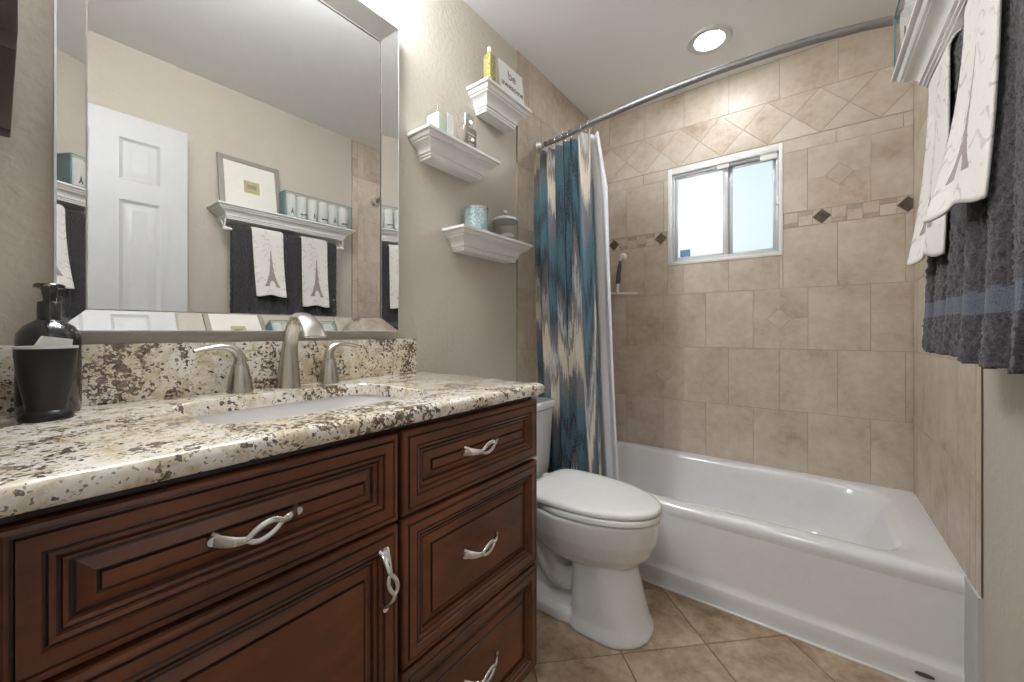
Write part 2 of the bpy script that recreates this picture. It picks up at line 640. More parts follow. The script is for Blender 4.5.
def minus_hole(poly, hole):
    if hole is None: return [poly]
    x0, x1, y0, y1 = hole
    if max(p[0] for p in poly) <= x0 or min(p[0] for p in poly) >= x1 or max(p[1] for p in poly) <= y0 or min(p[1] for p in poly) >= y1: return [poly]
    out = []
    out.append(clip_half(poly, -1, 0, x0))
    out.append(clip_half(poly, 1, 0, -x1))
    mid = clip_half(clip_half(poly, 1, 0, -x0), -1, 0, x1)
    if len(mid) >= 3:
        out.append(clip_half(mid, 0, -1, y0))
        out.append(clip_half(mid, 0, 1, -y1))
    return [p for p in out if len(p) >= 3]


# tile courses of the alcove: (z0, z1, joint offset)
P_ = 0.2287
COURSES = [(0.35, 0.655, 0.0), (0.655, 0.965, 0.113), (0.965, 1.270, 0.0), (1.270, 1.571, 0.113), (1.647, 1.950, 0.0), (1.950, 2.013, 0.107), (2.233, 2.436, 0.115)]
PLAIN = [(0.35, 0.655, 0.0), (0.655, 0.965, 0.113), (0.965, 1.270, 0.0), (1.270, 1.571, 0.113), (1.571, 1.876, 0.0), (1.876, 2.181, 0.113), (2.181, 2.436, 0.0)]


def tile_wall(bm, a0, a1, to3, hole=None, dark=(), med=(), sh=0.0, dia0=1.406, plain=False):
    g = 0.0008

    def put(poly, mi, h=0.0014, gg=g):
        poly = clip_rect(poly, a0, a1, 0.30, 2.437)
        if len(poly) < 3: return
        for q in minus_hole(poly, hole): put_tile(bm, q, to3, gg, h, mi)
    for z0, z1, off in (PLAIN if plain else COURSES):
        k = -3
        while off + sh + k * P_ < a1:
            p0 = off + sh + k * P_
            poly = rect(p0, p0 + P_, z0, z1)
            md = [m for m in med if p0 < m[0] < p0 + P_ and z0 < m[1] < z1]
            if md and p0 >= a0 - 1e-3 and p0 + P_ <= a1 + 1e-3:
                cx, cz = md[0]
                r = 0.054
                # the tile is cut round a small diamond
                put_l = clip_half(poly, -1, 0, cx)
                put_r = clip_half(poly, 1, 0, -cx)
                for half, sgn in ((put_l, -1), (put_r, 1)):
                    top = clip_half(half, 0, 1, -cz)
                    bot = clip_half(half, 0, -1, cz)
                    for qd, sz in ((top, 1), (bot, -1)):
                        # outside of the diamond edge: sgn*(a-cx)+sz*(b-cz) >= r
                        put_flush(bm, clip_half(qd, sgn, sz, -(sgn * cx + sz * cz) - r), to3, 0.0014)
                put_tile(bm, [(cx - r, cz), (cx, cz - r), (cx + r, cz), (cx, cz + r)], to3, 0.0012, 0.0014, 1)
            else:
                put(poly, 1)
            k += 1
    if plain: return
    # diamond band
    z0, z1 = 2.016, 2.232
    hw = (z1 - z0) / 2
    pit = 0.2145
    zc = (z0 + z1) / 2
    k = -9
    while dia0 + (k - 1) * pit < a1 + 0.2:
        c = dia0 + k * pit
        put([(c - pit / 2, zc), (c, z0), (c + pit / 2, zc), (c, z1)], 1)
        put([(c, z1), (c + pit / 2, zc), (c + pit, z1)], 1)
        put([(c, z0), (c + pit, z0), (c + pit / 2, zc)], 1)
        k += 1
    # mosaic strip
    z0, z1 = 1.573, 1.645
    taken = []
    for d in dark:
        r = 0.036
        put([(d - r, 1.609), (d, 1.609 - r), (d + r, 1.609), (d, 1.609 + r)], 3, 0.0018)
        zz = 1.609
        for sa in (-1, 1):
            for sb in (-1, 1):
                tri = [(d + sa * r, zz), (d, zz + sb * r), (d + sa * r, zz + sb * r)]
                put(tri, 2)
        taken.append((d - r, d + r))
    taken.sort()
    cur = a0
    segs = []
    for s, e in taken:
        if s > cur: segs.append((cur, s))
        cur = max(cur, e)
    if cur < a1: segs.append((cur, a1))
    i = 0
    for s, e in segs:
        n = max(1, round((e - s) / 0.056))
        for q in range(n):
            p, pp = s + (e - s) * q / n, s + (e - s) * (q + 1) / n
            if i % 2:
                put(rect(p, pp, z0, z0 + 0.05), 2)
                put(rect(p, pp, z0 + 0.05, z1), 4)
            else:
                put(rect(p, pp, z0 + 0.02, z1), 2)
                put(rect(p, pp, z0, z0 + 0.02), 4)
            i += 1


def put_flush(bm, poly, to3, h):
    """quarter of a cut tile: no bevel so that the quarters read as one tile"""
    poly = clean(poly)
    if len(poly) < 3: return
    f = bm.faces.new([bm.verts.new(to3(a, b, h)) for a, b in poly])
    f.material_index = 1


M['edgel'] = simple('tile_edge_pale', (160, 142, 120), 0.6)
TM = lambda: [M['grout'], M['tile'], M['mosaic'], M['bronzed'], M['mosaicd'], M['edge'], M['edgel']]


def quad(bm, pts, mi=0):
    f = bm.faces.new([bm.verts.new(p) for p in pts])
    f.material_index = mi


def struct(name, bm, mats, smooth=0, recalc=False):
    o = obj(name, bm, mats, None, None, smooth, recalc)
    o['kind'] = 'structure'
    return o


# window wall
WX0, WX1, WZ0, WZ1 = 0.480, 1.043, 1.440, 2.008
bm = bmesh.new()
T3 = lambda a, b, h: (a, YB - h + 0.0014, b)
YG = YB + 0.0014
for x0, x1, z0, z1 in ((-0.1, WX0, -0.1, 2.55), (WX1, W + 0.1, -0.1, 2.55), (WX0, WX1, -0.1, WZ0), (WX0, WX1, WZ1, 2.55)):
    box(bm, x0, x1, YG, YG + 0.12, z0, z1)
tile_wall(bm, 0.002, W, T3, (WX0, WX1, WZ0, WZ1), dark=(0.146, 0.440, 1.198, 1.494), med=((1.262, 1.80), (1.029, 1.118), (0.461, 0.80)))
struct('wall_back', bm, TM())

# mirror wall: painted, tiled from YTILE on
bm = bmesh.new()
box(bm, -0.12, 0.0, YR - 0.1, YTILE, 0, 2.5)
struct('wall_left', bm, M['paint'])
bm = bmesh.new()
box(bm, -0.12, 0.006, YTILE, YB + 0.01, 0, 2.5, mi=0)
quad(bm, [(0.0, YTILE - 0.001, 0), (0.0085, YTILE - 0.001, 0), (0.0085, YTILE - 0.001, 2.438), (0.0, YTILE - 0.001, 2.438)], 6)
tile_wall(bm, YTILE, YB, lambda a, b, h: (0.006 + h, a, b), sh=0.05, plain=True)
struct('wall_left_tiled', bm, TM())

# right wall
bm = bmesh.new()
box(bm, WP, WP + 0.12, YR - 0.1, YTILE, 0, 2.5)
struct('wall_right', bm, M['paint'])
bm = bmesh.new()
box(bm, W + 0.0014, W + 0.13, YTILE, YB + 0.01, 0.0, 2.5)
quad(bm, [(W, YTILE - 0.001, 0.36), (W + 0.0045, YTILE - 0.001, 0.36), (W + 0.0045, YTILE - 0.001, 2.438), (W, YTILE - 0.001, 2.438)], 5)
# bullnose column of narrow tiles along the edge, then the courses
for z0, z1, _ in PLAIN:
    n = 2 if z1 - z0 > 0.2 else 1
    for q in range(n):
        za, zb = z0 + (z1 - z0) * q / n, z0 + (z1 - z0) * (q + 1) / n
        put_tile(bm, rect(YTILE, 1.662, za, zb) if False else rect(YTILE, 1.60, za, zb), lambda a, b, h: (W + 0.0014 - h, a, b), 0.0008, 0.0014, 1)
tile_wall(bm, 1.60, YB, lambda a, b, h: (W + 0.0014 - h, a, b), sh=0.05, plain=True)
struct('wall_right_tiled', bm, TM())
# white strip between tub and the wall end
bm = bmesh.new()
box(bm, W - 0.006, WP + 0.001, YTILE - 0.002, 1.672, 0.0, 0.356, 0.002)
struct('trim_1', bm, M['stripw'])

# rear wall with the doorway the camera stands in, hall behind
DX0, DX1, DZ = 0.78, 1.475, 2.08
bm = bmesh.new()
for x0, x1, z0, z1 in ((-0.12, DX0, 0, 2.5), (DX1, WP + 0.12, 0, 2.5), (DX0, DX1, DZ, 2.5)):
    box(bm, x0, x1, YR - 0.11, YR, z0, z1)
struct('wall_rear', bm, M['paint'])
bm = bmesh.new()
for x0, x1, z0, z1 in ((DX0 - 0.055, DX0 + 0.012, 0, DZ + 0.055), (DX1 - 0.012, DX1 + 0.03, 0, DZ + 0.055), (DX0 + 0.012, DX1 - 0.012, DZ - 0.012, DZ + 0.055)):
    box(bm, x0, x1, YR - 0.125, YR - 0.0005 if x0 > 1 else YR - 0.0005, z0, z1, 0.003)
struct('trim_2', bm, M['white'])
bm = bmesh.new()
box(bm, -0.2, 2.4, -1.5, -1.4, 0, 2.5)
struct('wall_hall_back', bm, M['hall'])
bm = bmesh.new()
box(bm, -0.3, -0.2, -1.5, YR - 0.11, 0, 2.5)
struct('wall_hall_left', bm, M['hall'])
bm = bmesh.new()
box(bm, 2.3, 2.4, -1.4, YR - 0.11, 0, 2.5)
struct('wall_hall_right', bm, M['hall'])
bm = bmesh.new()
box(bm, 1.63, 2.3, YR - 0.11, YR - 0.01, 0, 2.5)
box(bm, -0.2, -0.12, YR - 0.11, YR - 0.01, 0, 2.5)
struct('wall_hall_front', bm, M['hall'])

# ceiling
bm = bmesh.new()
box(bm, -0.3, 2.4, -1.5, YB + 0.12, H, H + 0.1)
struct('ceiling', bm, M['ceil'])

# floor: diagonal tiles
bm = bmesh.new()
box(bm, -0.3, 2.4, -1.5, YB + 0.12, -0.1, -0.002)
q2 = math.sqrt(0.5)
pf = 0.2963
uu0, vv0 = 1.3492, 0.4063
for i in range(-12, 14):
    for j in range(-14, 12):
        u0, v0 = uu0 + i * pf, vv0 + j * pf
        pts = []
        for du, dv in ((0, 0), (1, 0), (1, 1), (0, 1)):
            u_, v_ = u0 + du * pf, v0 + dv * pf
            pts.append(((u_ - v_) * q2, (u_ + v_) * q2))
        poly = clip_rect(pts, -0.2, 2.3, -1.4, 1.70)
        if len(poly) >= 3:
            put_tile(bm, poly, lambda a, b, h: (a, b, -0.002 + h), 0.0018, 0.002, 1, 0.0012)
struct('floor', bm, [M['fgrout'], M['ftile']])
bm = bmesh.new()
box(bm, WP - 0.012, WP, 0.62, YTILE - 0.01, 0, 0.085, 0.003)
struct('baseboard_right', bm, M['white'])

# ------------------------------------------------------------------ window
wn = thing('window_1', (WX0, YB, WZ0), None, None)
wn['kind'] = 'structure'
bm = bmesh.new()   # white return lining the opening
t_ = 0.026
y0, y1 = YB - 0.004, YB + 0.075
for x0, x1, z0, z1 in ((WX0, WX0 + t_, WZ0, WZ1), (WX1 - 0.016, WX1, WZ0, WZ1), (WX0 + t_, WX1 - 0.016, WZ1 - 0.036, WZ1), (WX0 + t_, WX1 - 0.016, WZ0, WZ0 + 0.02)):
    box(bm, x0, x1, y0, y1, z0, z1, 0.002)
obj('window_return', bm, M['vinyl'], wn)
fx0, fx1, fz0, fz1 = WX0 + t_, WX1 - 0.016, WZ0 + 0.02, WZ1 - 0.036
bm = bmesh.new()
fw = 0.014
ya, yb = YB + 0.012, YB + 0.06
for x0, x1, z0, z1 in ((fx0, fx0 + fw, fz0, fz1), (fx1 - fw, fx1, fz0, fz1), (fx0 + fw, fx1 - fw, fz1 - fw, fz1), (fx0 + fw, fx1 - fw, fz0, fz0 + fw)):
    box(bm, x0, x1, ya, yb, z0, z1, 0.0015)
obj('window_frame', bm, M['alu'], wn)


def sash(x0, x1, ya, mat, lw, rw):
    bm = bmesh.new()
    z0, z1 = fz0 + fw, fz1 - fw
    for a, b, c, d in ((x0, x0 + lw, z0, z1), (x1 - rw, x1, z0, z1), (x0 + lw, x1 - rw, z1 - 0.014, z1), (x0 + lw, x1 - rw, z0, z0 + 0.014)):
        box(bm, a, b, ya, ya + 0.016, c, d, 0.0015)
    s = obj('window_sash', bm, M['alu'], wn)
    bm = bmesh.new()
    box(bm, x0 + lw, x1 - rw, ya + 0.006, ya + 0.010, z0 + 0.014, z1 - 0.014)
    obj('pane', bm, mat, s)
    return s


xm = 0.79
s1 = sash(fx0 + fw, xm + 0.006, YB + 0.018, M['pane_l'], 0.014, 0.028)
s2 = sash(xm - 0.006, fx1 - fw, YB + 0.036, M['pane_r'], 0.03, 0.016)
bm = bmesh.new()
box(bm, 0.545, 0.60, YB + 0.0225, YB + 0.0238, 1.4885, 1.529)
obj('sticker', bm, M['bluesticker'], s1)['label'] = 'small blue sticker'
for lx, lz, wd in ((0.742, 1.955, 0.06), (0.945, 1.948, 0.075)):
    bm = bmesh.new()
    box(bm, lx, lx + wd, YB + 0.003, YB + 0.0135, lz - 0.008, lz + 0.026, 0.003)
    obj('window_latch', bm, M['vinyl'], wn)
bm = bmesh.new()
box(bm, fx1 - 0.012, fx1 - 0.001, YB + 0.002, YB + 0.0125, 1.70, 1.745, 0.002)
obj('window_latch', bm, M['vinyl'], wn)

# ------------------------------------------------------------------ door leaf, swung open along the right wall
dr = thing('door_1', (1.470, 0.0, 0), None, None)
dr['kind'] = 'structure'
DXF, DTH, DY0, DY1, DZ1 = 1.432, 0.035, 0.0, 0.598, 2.072


def door_face(bm, xf, sgn):
    """one face with six raised panels; sgn = outward direction in x"""
    ys = [DY0, DY0 + 0.10, DY0 + 0.252, DY0 + 0.346, DY0 + 0.492, DY1]
    zs = [0.008, 0.22, 0.80, 0.97, 1.672, 1.765, 1.962, DZ1]
    pan = set()
    for a in (1, 3):
        for b in (1, 3, 5): pan.add((a, b))
    for i in range(5):
        for j in range(7):
            y0, y1, z0, z1 = ys[i], ys[i + 1], zs[j], zs[j + 1]
            if (i, j) in pan:
                prof = [(0, 0), (0.004, -0.003), (0.014, -0.008), (0.022, -0.008), (0.042, -0.002), (0.046, -0.002)]
                rings = [[(xf + sgn * d, y0 + o, z0 + o), (xf + sgn * d, y1 - o, z0 + o), (xf + sgn * d, y1 - o, z1 - o), (xf + sgn * d, y0 + o, z1 - o)] for o, d in prof]
                loft(bm, rings, False, True)
            else:
                quad(bm, [(xf, y0, z0), (xf, y1, z0), (xf, y1, z1), (xf, y0, z1)])


bm = bmesh.new()
door_face(bm, DXF, -1)
door_face(bm, DXF + DTH, 1)
for a in ([(DXF, DY0), (DXF + DTH, DY0)], [(DXF, DY1), (DXF + DTH, DY1)]):
    quad(bm, [(a[0][0], a[0][1], 0.008), (a[1][0], a[1][1], 0.008), (a[1][0], a[1][1], DZ1), (a[0][0], a[0][1], DZ1)])
for z in (0.008, DZ1): quad(bm, [(DXF, DY0, z), (DXF + DTH, DY0, z), (DXF + DTH, DY1, z), (DXF, DY1, z)])
bmesh.ops.remove_doubles(bm, verts=bm.verts, dist=1e-5)
obj('door_leaf', bm, M['door'], dr, smooth=20)
bm = bmesh.new()
tube(bm, [(DXF, 0.54, 0.95), (DXF - 0.012, 0.54, 0.95), (DXF - 0.02, 0.54, 0.95), (DXF - 0.045, 0.54, 0.95), (DXF - 0.056, 0.54, 0.95)], [0.03, 0.03, 0.012, 0.026, 0.016], 20)
obj('door_knob', bm, M['nickel'], dr)

# ------------------------------------------------------------------ lights of the room, and an added fill light in the hall
lt = thing('recessed_light', (0.772, 2.055, H), 'round recessed ceiling light glowing white above the bathtub', 'ceiling light')
bm = bmesh.new()
lathe(bm, 0.772, 2.055, [(0.097, H + 0.001), (0.097, H - 0.004), (0.092, H - 0.008), (0.066, H - 0.006), (0.0605, H - 0.001)], 48, False, False)
obj('trim_ring', bm, M['trimg'], lt)
bm = bmesh.new()
lathe(bm, 0.772, 2.055, [(0.061, H - 0.0012), (0.03, H - 0.0014)], 40, False, True)
obj('diffuser', bm, M['lamp'], lt)

vl = thing('vanity_light', (0, 0.40, 2.27), 'brushed nickel bar light with frosted globes above the framed mirror', 'wall light')
bm = bmesh.new()
box(bm, 0.0, 0.025, 0.12, 0.68, 2.25, 2.33, 0.008)
obj('back_plate', bm, M['nickel'], vl)
for yy in (0.17, 0.40, 0.63):
    bm = bmesh.new()
    tube(bm, [(0.025, yy, 2.29), (0.09, yy, 2.29), (0.097, yy, 2.29)], [0.02, 0.02, 0.03], 20)
    s_ = obj('socket_arm', bm, M['nickel'], vl)
    bm = bmesh.new()
    bmesh.ops.create_uvsphere(bm, u_segments=24, v_segments=14, radius=0.05)
    bmesh.ops.translate(bm, verts=bm.verts, vec=(0.140, yy, 2.29))
    obj('globe', bm, M['bulb'], s_)

hl = thing('hall_fill_light', (1.15, -0.75, H), 'round unseen fill light added on the hall ceiling behind the doorway', 'ceiling light')  # unseen lamp added to send frontal fill through the doorway onto vanity and tub
bm = bmesh.new()
lathe(bm, 1.15, -0.75, [(0.17, H), (0.17, H - 0.02), (0.16, H - 0.025)], 40, False, False)
obj('light_rim', bm, M['white'], hl)
bm = bmesh.new()
lathe(bm, 1.15, -0.75, [(0.16, H - 0.02), (0.13, H - 0.05), (0.06, H - 0.065)], 40, False, True)
obj('diffuser', bm, M['hallfill'], hl)

# ------------------------------------------------------------------ bathtub
YT = 1.661
ZR = 0.353
tub = thing('bathtub', (W / 2, (YT + YB) / 2, 0), 'white alcove bathtub below the window between tiled walls', 'bathtub')
bm = bmesh.new()
N8 = 10
x0, x1 = 0.010, W - 0.001
loops = []


def tl(dl, dr_, df, db, z, r): loops.append(rrect(x0 + dl, x1 - dr_, YT + df, YB - 0.001 - db, z, max(r, 0.0015), N8))


tl(0, 0, 0.006, 0, 0.302, 0.002)
tl(0, 0, 0.0022, 0, 0.318, 0.002)
tl(0, 0, 0.0015, 0, ZR - 0.022, 0.002)
tl(0, 0, 0.004, 0, ZR - 0.012, 0.002)
tl(0, 0, 0.010, 0, ZR - 0.004, 0.002)
tl(0, 0, 0.020, 0, ZR, 0.002)
tl(0.055, 0.075, 0.062, 0.040, ZR - 0.001, 0.13)
tl(0.062, 0.086, 0.070, 0.047, ZR - 0.005, 0.13)
tl(0.068, 0.105, 0.076, 0.053, ZR - 0.016, 0.14)
tl(0.075, 0.125, 0.082, 0.058, ZR - 0.05, 0.15)
tl(0.09, 0.165, 0.095, 0.07, ZR - 0.14, 0.16)
tl(0.105, 0.21, 0.11, 0.085, 0.12, 0.16)
tl(0.13, 0.25, 0.135, 0.11, 0.085, 0.14)
tl(0.18, 0.31, 0.18, 0.155, 0.072, 0.10)
loft(bm, loops, False, True)
# apron: profile swept along x
prof = [(YT + 0.006, 0.302), (YT + 0.010, 0.20), (YT + 0.013, 0.10), (YT + 0.012, 0.082), (YT + 0.005, 0.074), (YT + 0.003, 0.066), (YT + 0.008, 0.03), (YT + 0.010, 0.0)]
A = [bm.verts.new((x0, y, z)) for y, z in prof]
B = [bm.verts.new((x1, y, z)) for y, z in prof]
for i in range(len(prof) - 1): bm.faces.new((A[i], B[i], B[i + 1], A[i + 1]))
obj('tub_shell', bm, M['enamel'], tub, smooth=50)
bm = bmesh.new()
loft(bm, [circ((1.425, YT + 0.006, 0.036), 0.021, 24, 'y', 0.0055), circ((1.425, YT + 0.002, 0.036), 0.021, 24, 'y', 0.0055)])
obj('access_plug', bm, M['rubber'], tub)['label'] = 'small grey oval plug low on the apron'
bm = bmesh.new()
tube(bm, [(0.76, 2.05, 0.0725), (0.76, 2.05, 0.0775)], 0.032, 24)
obj('drain', bm, M['chrome'], tub)
bm = bmesh.new()
box(bm, 0.01, W - 0.006, YT - 0.002, YT + 0.014, 0.0, 0.004, 0.001)
obj('caulk_bead', bm, M['caulk'], tub)
bm = bmesh.new()
box(bm, 0.0085, W, YB - 0.005, YB - 0.0002, ZR - 0.002, ZR + 0.003, 0.001)
box(bm, W - 0.005, W + 0.001, YT + 0.01, YB - 0.005, ZR - 0.002, ZR + 0.003, 0.001)
obj('caulk_bead', bm, M['caulk'], tub)

# ------------------------------------------------------------------ toilet
TY = 1.367
tl_ = thing('toilet', (0.45, TY, 0), 'white two-piece toilet with closed lid between the vanity and the bathtub', 'toilet')


def egg(xb, xf, hw, z, n=40, sq=2.3, cxf=0.42):
    """toilet-shaped plan: blunt at the back, long ellipse at the front"""
    xc = xb + (xf - xb) * cxf
    out = []
    for i in range(n):
        a = 2 * PI * i / n
        ca, sa = math.cos(a), math.sin(a)
        e = 2 / sq
        px = math.copysign(abs(ca) ** e, ca)
        py = math.copysign(abs(sa) ** e, sa)
        if px >= 0:
            px = math.copysign(abs(ca) ** (2 / 2.05), ca)
            py = math.copysign(abs(sa) ** (2 / 2.05), sa)
            out.append((xc + px * (xf - xc), TY + py * hw, z))
        else:
            out.append((xc + px * (xc - xb), TY + py * hw, z))
    return out


bm = bmesh.new()
# bowl
loft(bm, [egg(0.34, 0.645, 0.095, 0.215), egg(0.30, 0.682, 0.126, 0.237), egg(0.26, 0.716, 0.152, 0.275), egg(0.235, 0.737, 0.168, 0.325), egg(0.225, 0.744, 0.176, 0.372), egg(0.225, 0.747, 0.178, 0.398), egg(0.23, 0.742, 0.174, 0.405)])
# front column
loft(bm, [egg(0.44, 0.724, 0.140, 0.0, sq=4, cxf=0.5), egg(0.44, 0.724, 0.140, 0.012, sq=4, cxf=0.5), egg(0.455, 0.708, 0.126, 0.05, sq=5, cxf=0.5), egg(0.460, 0.688, 0.120, 0.12, sq=6, cxf=0.5), egg(0.462, 0.666, 0.116, 0.20, sq=6, cxf=0.5), egg(0.45, 0.65, 0.112, 0.26, sq=5, cxf=0.5)])
# rear neck, plinth, deck under the tank
loft(bm, [egg(0.20, 0.50, 0.050, 0.0, sq=4, cxf=0.5), egg(0.20, 0.50, 0.05, 0.26, sq=4, cxf=0.5)])
loft(bm, [egg(0.19, 0.60, 0.128, 0.0, sq=5, cxf=0.5), egg(0.19, 0.60, 0.126, 0.034, sq=5, cxf=0.5), egg(0.205, 0.59, 0.112, 0.052, sq=5, cxf=0.5)])
loft(bm, [egg(0.06, 0.36, 0.13, 0.30, sq=5, cxf=0.5), egg(0.05, 0.36, 0.165, 0.345, sq=5, cxf=0.5), egg(0.05, 0.36, 0.17, 0.400, sq=5, cxf=0.5)])
for sg in (-1, 1):
    tube(bm, bez([(0.49, TY + sg * 0.04, 0.16), (0.42, TY + sg * 0.045, 0.12), (0.36, TY + sg * 0.05, 0.14), (0.315, TY + sg * 0.05, 0.21), (0.26, TY + sg * 0.05, 0.24), (0.225, TY + sg * 0.05, 0.16), (0.215, TY + sg * 0.05, 0.03)], 30), 0.046, 14)
bo = obj('bowl', bm, M['china'], tl_, smooth=60)
md = bo.modifiers.new('remesh', 'REMESH')
md.mode = 'VOXEL'
md.voxel_size = 0.005
md.use_smooth_shade = True
md = bo.modifiers.new('smooth', 'SMOOTH')
md.factor = 0.5
md.iterations = 3
bm = bmesh.new()
loft(bm, [egg(0.275, 0.733, 0.160, 0.404), egg(0.275, 0.733, 0.160, 0.4095), egg(0.262, 0.751, 0.177, 0.4105), egg(0.262, 0.752, 0.178, 0.424), egg(0.265, 0.749, 0.175, 0.428), egg(0.28, 0.735, 0.162, 0.4285), egg(0.28, 0.735, 0.162, 0.4325)])
obj('seat', bm, M['seat'], tl_, smooth=50)
bm = bmesh.new()
loft(bm, [egg(0.272, 0.750, 0.175, 0.4325, sq=4.5, cxf=0.36), egg(0.270, 0.752, 0.176, 0.435, sq=4.5, cxf=0.36), egg(0.270, 0.752, 0.176, 0.444, sq=4.5, cxf=0.36), egg(0.274, 0.745, 0.171, 0.4505, sq=4.5, cxf=0.36), egg(0.29, 0.72, 0.15, 0.4545, sq=4.5, cxf=0.36), egg(0.33, 0.66, 0.11, 0.456, sq=4.5, cxf=0.36)])
obj('lid', bm, M['seat'], tl_, smooth=50)
for sg in (-1, 1):
    bm = bmesh.new()
    box(bm, 0.235, 0.268, TY + sg * 0.075 - 0.02, TY + sg * 0.075 + 0.02, 0.404, 0.438, 0.006)
    obj('seat_hinge', bm, M['seat'], tl_)
bm = bmesh.new()
loft(bm, [rrect(0.03, 0.19, TY - 0.190, TY + 0.190, 0.398, 0.03), rrect(0.022, 0.20, TY - 0.198, TY + 0.198, 0.44, 0.032), rrect(0.016, 0.212, TY - 0.212, TY + 0.212, 0.705, 0.034)])
obj('tank', bm, M['china'], tl_, smooth=50)
bm = bmesh.new()
loft(bm, [rrect(0.012, 0.214, TY - 0.215, TY + 0.215, 0.703, 0.034), rrect(0.008, 0.222, TY - 0.222, TY + 0.222, 0.709, 0.036), rrect(0.008, 0.222, TY - 0.222, TY + 0.222, 0.73, 0.036), rrect(0.014, 0.216, TY - 0.216, TY + 0.216, 0.738, 0.034)])
obj('tank_lid', bm, M['china'], tl_, smooth=50)
bm = bmesh.new()
tube(bm, [(0.21, TY - 0.15, 0.65), (0.222, TY - 0.15, 0.65)], 0.014, 16)
tube(bm, [(0.222, TY - 0.15, 0.65), (0.228, TY - 0.11, 0.645), (0.228, TY - 0.07, 0.64)], [0.006, 0.006, 0.008], 10)
obj('flush_lever', bm, M['chrome'], tl_)

# ------------------------------------------------------------------ vanity
VY0, VY1, VX = 0.0, 0.945, 0.512
van = thing('vanity_cabinet', (0.26, 0.47, 0), 'dark cherry vanity cabinet with raised panels under the granite top', 'cabinet')
bm = bmesh.new()
for x0, x1, y0, y1, z0, z1 in ((0.003, VX, VY0 - 0.006, VY0 + 0.012, 0.088, 0.873), (0.003, VX, VY1 - 0.018, VY1, 0.088, 0.873), (0.003, 0.015, VY0 + 0.012, VY1 - 0.018, 0.088, 0.873),
                               (0.015, VX, VY0 + 0.012, VY1 - 0.018, 0.088, 0.106), (VX - 0.018, VX, VY0 + 0.012, VY1 - 0.018, 0.106, 0.873)):
    box(bm, x0, x1, y0, y1, z0, z1, 0.0008)
obj('cabinet_body', bm, M['glaze'], van)
bm = bmesh.new()
box(bm, 0.003, 0.46, VY0 - 0.006, VY1 - 0.03, 0.0, 0.089)
obj('toe_kick', bm, M['dark'], van)
PROF = [(0.000, -0.020, 0), (0.000, -0.006, 0), (0.0025, -0.002, 0), (0.007, 0.0, 0), (0.0105, 0.0, 0), (0.0115, -0.0022, 1), (0.0130, -0.0022, 1), (0.0145, 0.0008, 0),
        (0.031, 0.0008, 0), (0.0325, -0.003, 1), (0.034, -0.003, 1), (0.036, -0.0015, 0), (0.041, -0.0035, 0), (0.0425, -0.0075, 1), (0.0445, -0.0075, 1), (0.046, -0.0055, 0),
        (0.050, -0.007, 0), (0.0515, -0.0115, 1), (0.054, -0.0115, 1), (0.056, -0.0105, 0), (0.070, -0.0035, 0), (0.0712, -0.0065, 1), (0.0728, -0.0065, 1), (0.0745, -0.002, 0)]
XF = 0.5345


def panel(y0, y1, z0, z1, name, k=1.0):
    bm = bmesh.new()
    prev = None
    for o, d, mi in PROF:
        o *= k
        x = XF + d
        ring = [bm.verts.new(p) for p in ((x, y0 + o, z0 + o), (x, y1 - o, z0 + o), (x, y1 - o, z1 - o), (x, y0 + o, z1 - o))]
        if prev:
            for i in range(4):
                j = (i + 1) % 4
                f = bm.faces.new((prev[i], prev[j], ring[j], ring[i]))
                f.material_index = 1 if pm else 0
        prev, pm = ring, mi
    bm.faces.new(prev)
    return obj(name, bm, [M['wood'], M['glaze']], van, smooth=0)


def pull(parent, c, axis):
    """twisted loop pull: two ribbons that part round an eye in the middle"""
    bm = bmesh.new()
    Lh = 0.054
    for sg in (-1, 1):
        pts, fl = [], []
        for k in range(33):
            s = -1 + 2 * k / 32
            bow = 0.029 * (1 - abs(s) ** 3.0)
            eye = 0.0092 * max(0.0, 1 - (s / 0.38) ** 2) ** 0.7 * sg if abs(s) < 0.38 else 0
            wv = 0.005 * math.sin(s * PI * 0.95) + 0.0011 * sg
            bow += 0.0007 * sg * math.cos(s * PI * 0.5)
            along = s * Lh
            if axis == 'y': p = (c[0] + bow + 0.001, c[1] + along, c[2] + eye + wv)
            else: p = (c[0] + bow + 0.001, c[1] + eye - wv, c[2] + along)
            pts.append(p)
            e = abs(s)
            wd = 0.0046 if e < 0.46 else 0.0046 + (e - 0.46) * 0.0100
            fl.append((0.0036, wd))
        tube(bm, pts, 0.003, 10, flat=fl, up=(1, 0, 0))
    for sg in (-1, 1):
        a = sg * Lh
        p = (c[0], c[1] + a, c[2] + (0.005 * math.sin(sg * PI * .95))) if axis == 'y' else (c[0], c[1] - 0.005 * math.sin(sg * PI * .95), c[2] + a)
        tube(bm, [(p[0] - 0.004, p[1], p[2]), (p[0] + 0.008, p[1], p[2])], [0.0075, 0.006], 14)
    return obj('handle', bm, M['chrome'], parent, smooth=60)


FZ = 0.8585
dA = panel(-0.003, 0.4665, 0.6915, FZ, 'drawer_front')
pull(dA, (XF - 0.002, 0.225, 0.779), 'y')
dB = panel(0.4765, 0.943, 0.6925, FZ, 'drawer')
pull(dB, (XF - 0.002, 0.697, 0.783), 'y')
dC = panel(0.4765, 0.943, 0.3945, 0.6845, 'drawer')
pull(dC, (XF - 0.002, 0.697, 0.549), 'y')
dD = panel(0.4765, 0.943, 0.095, 0.3865, 'drawer')
pull(dD, (XF - 0.002, 0.697, 0.253), 'y')
dE = panel(-0.003, 0.4665, 0.095, 0.6845, 'door', 1.0)
pull(dE, (XF - 0.002, 0.432, 0.598), 'z')

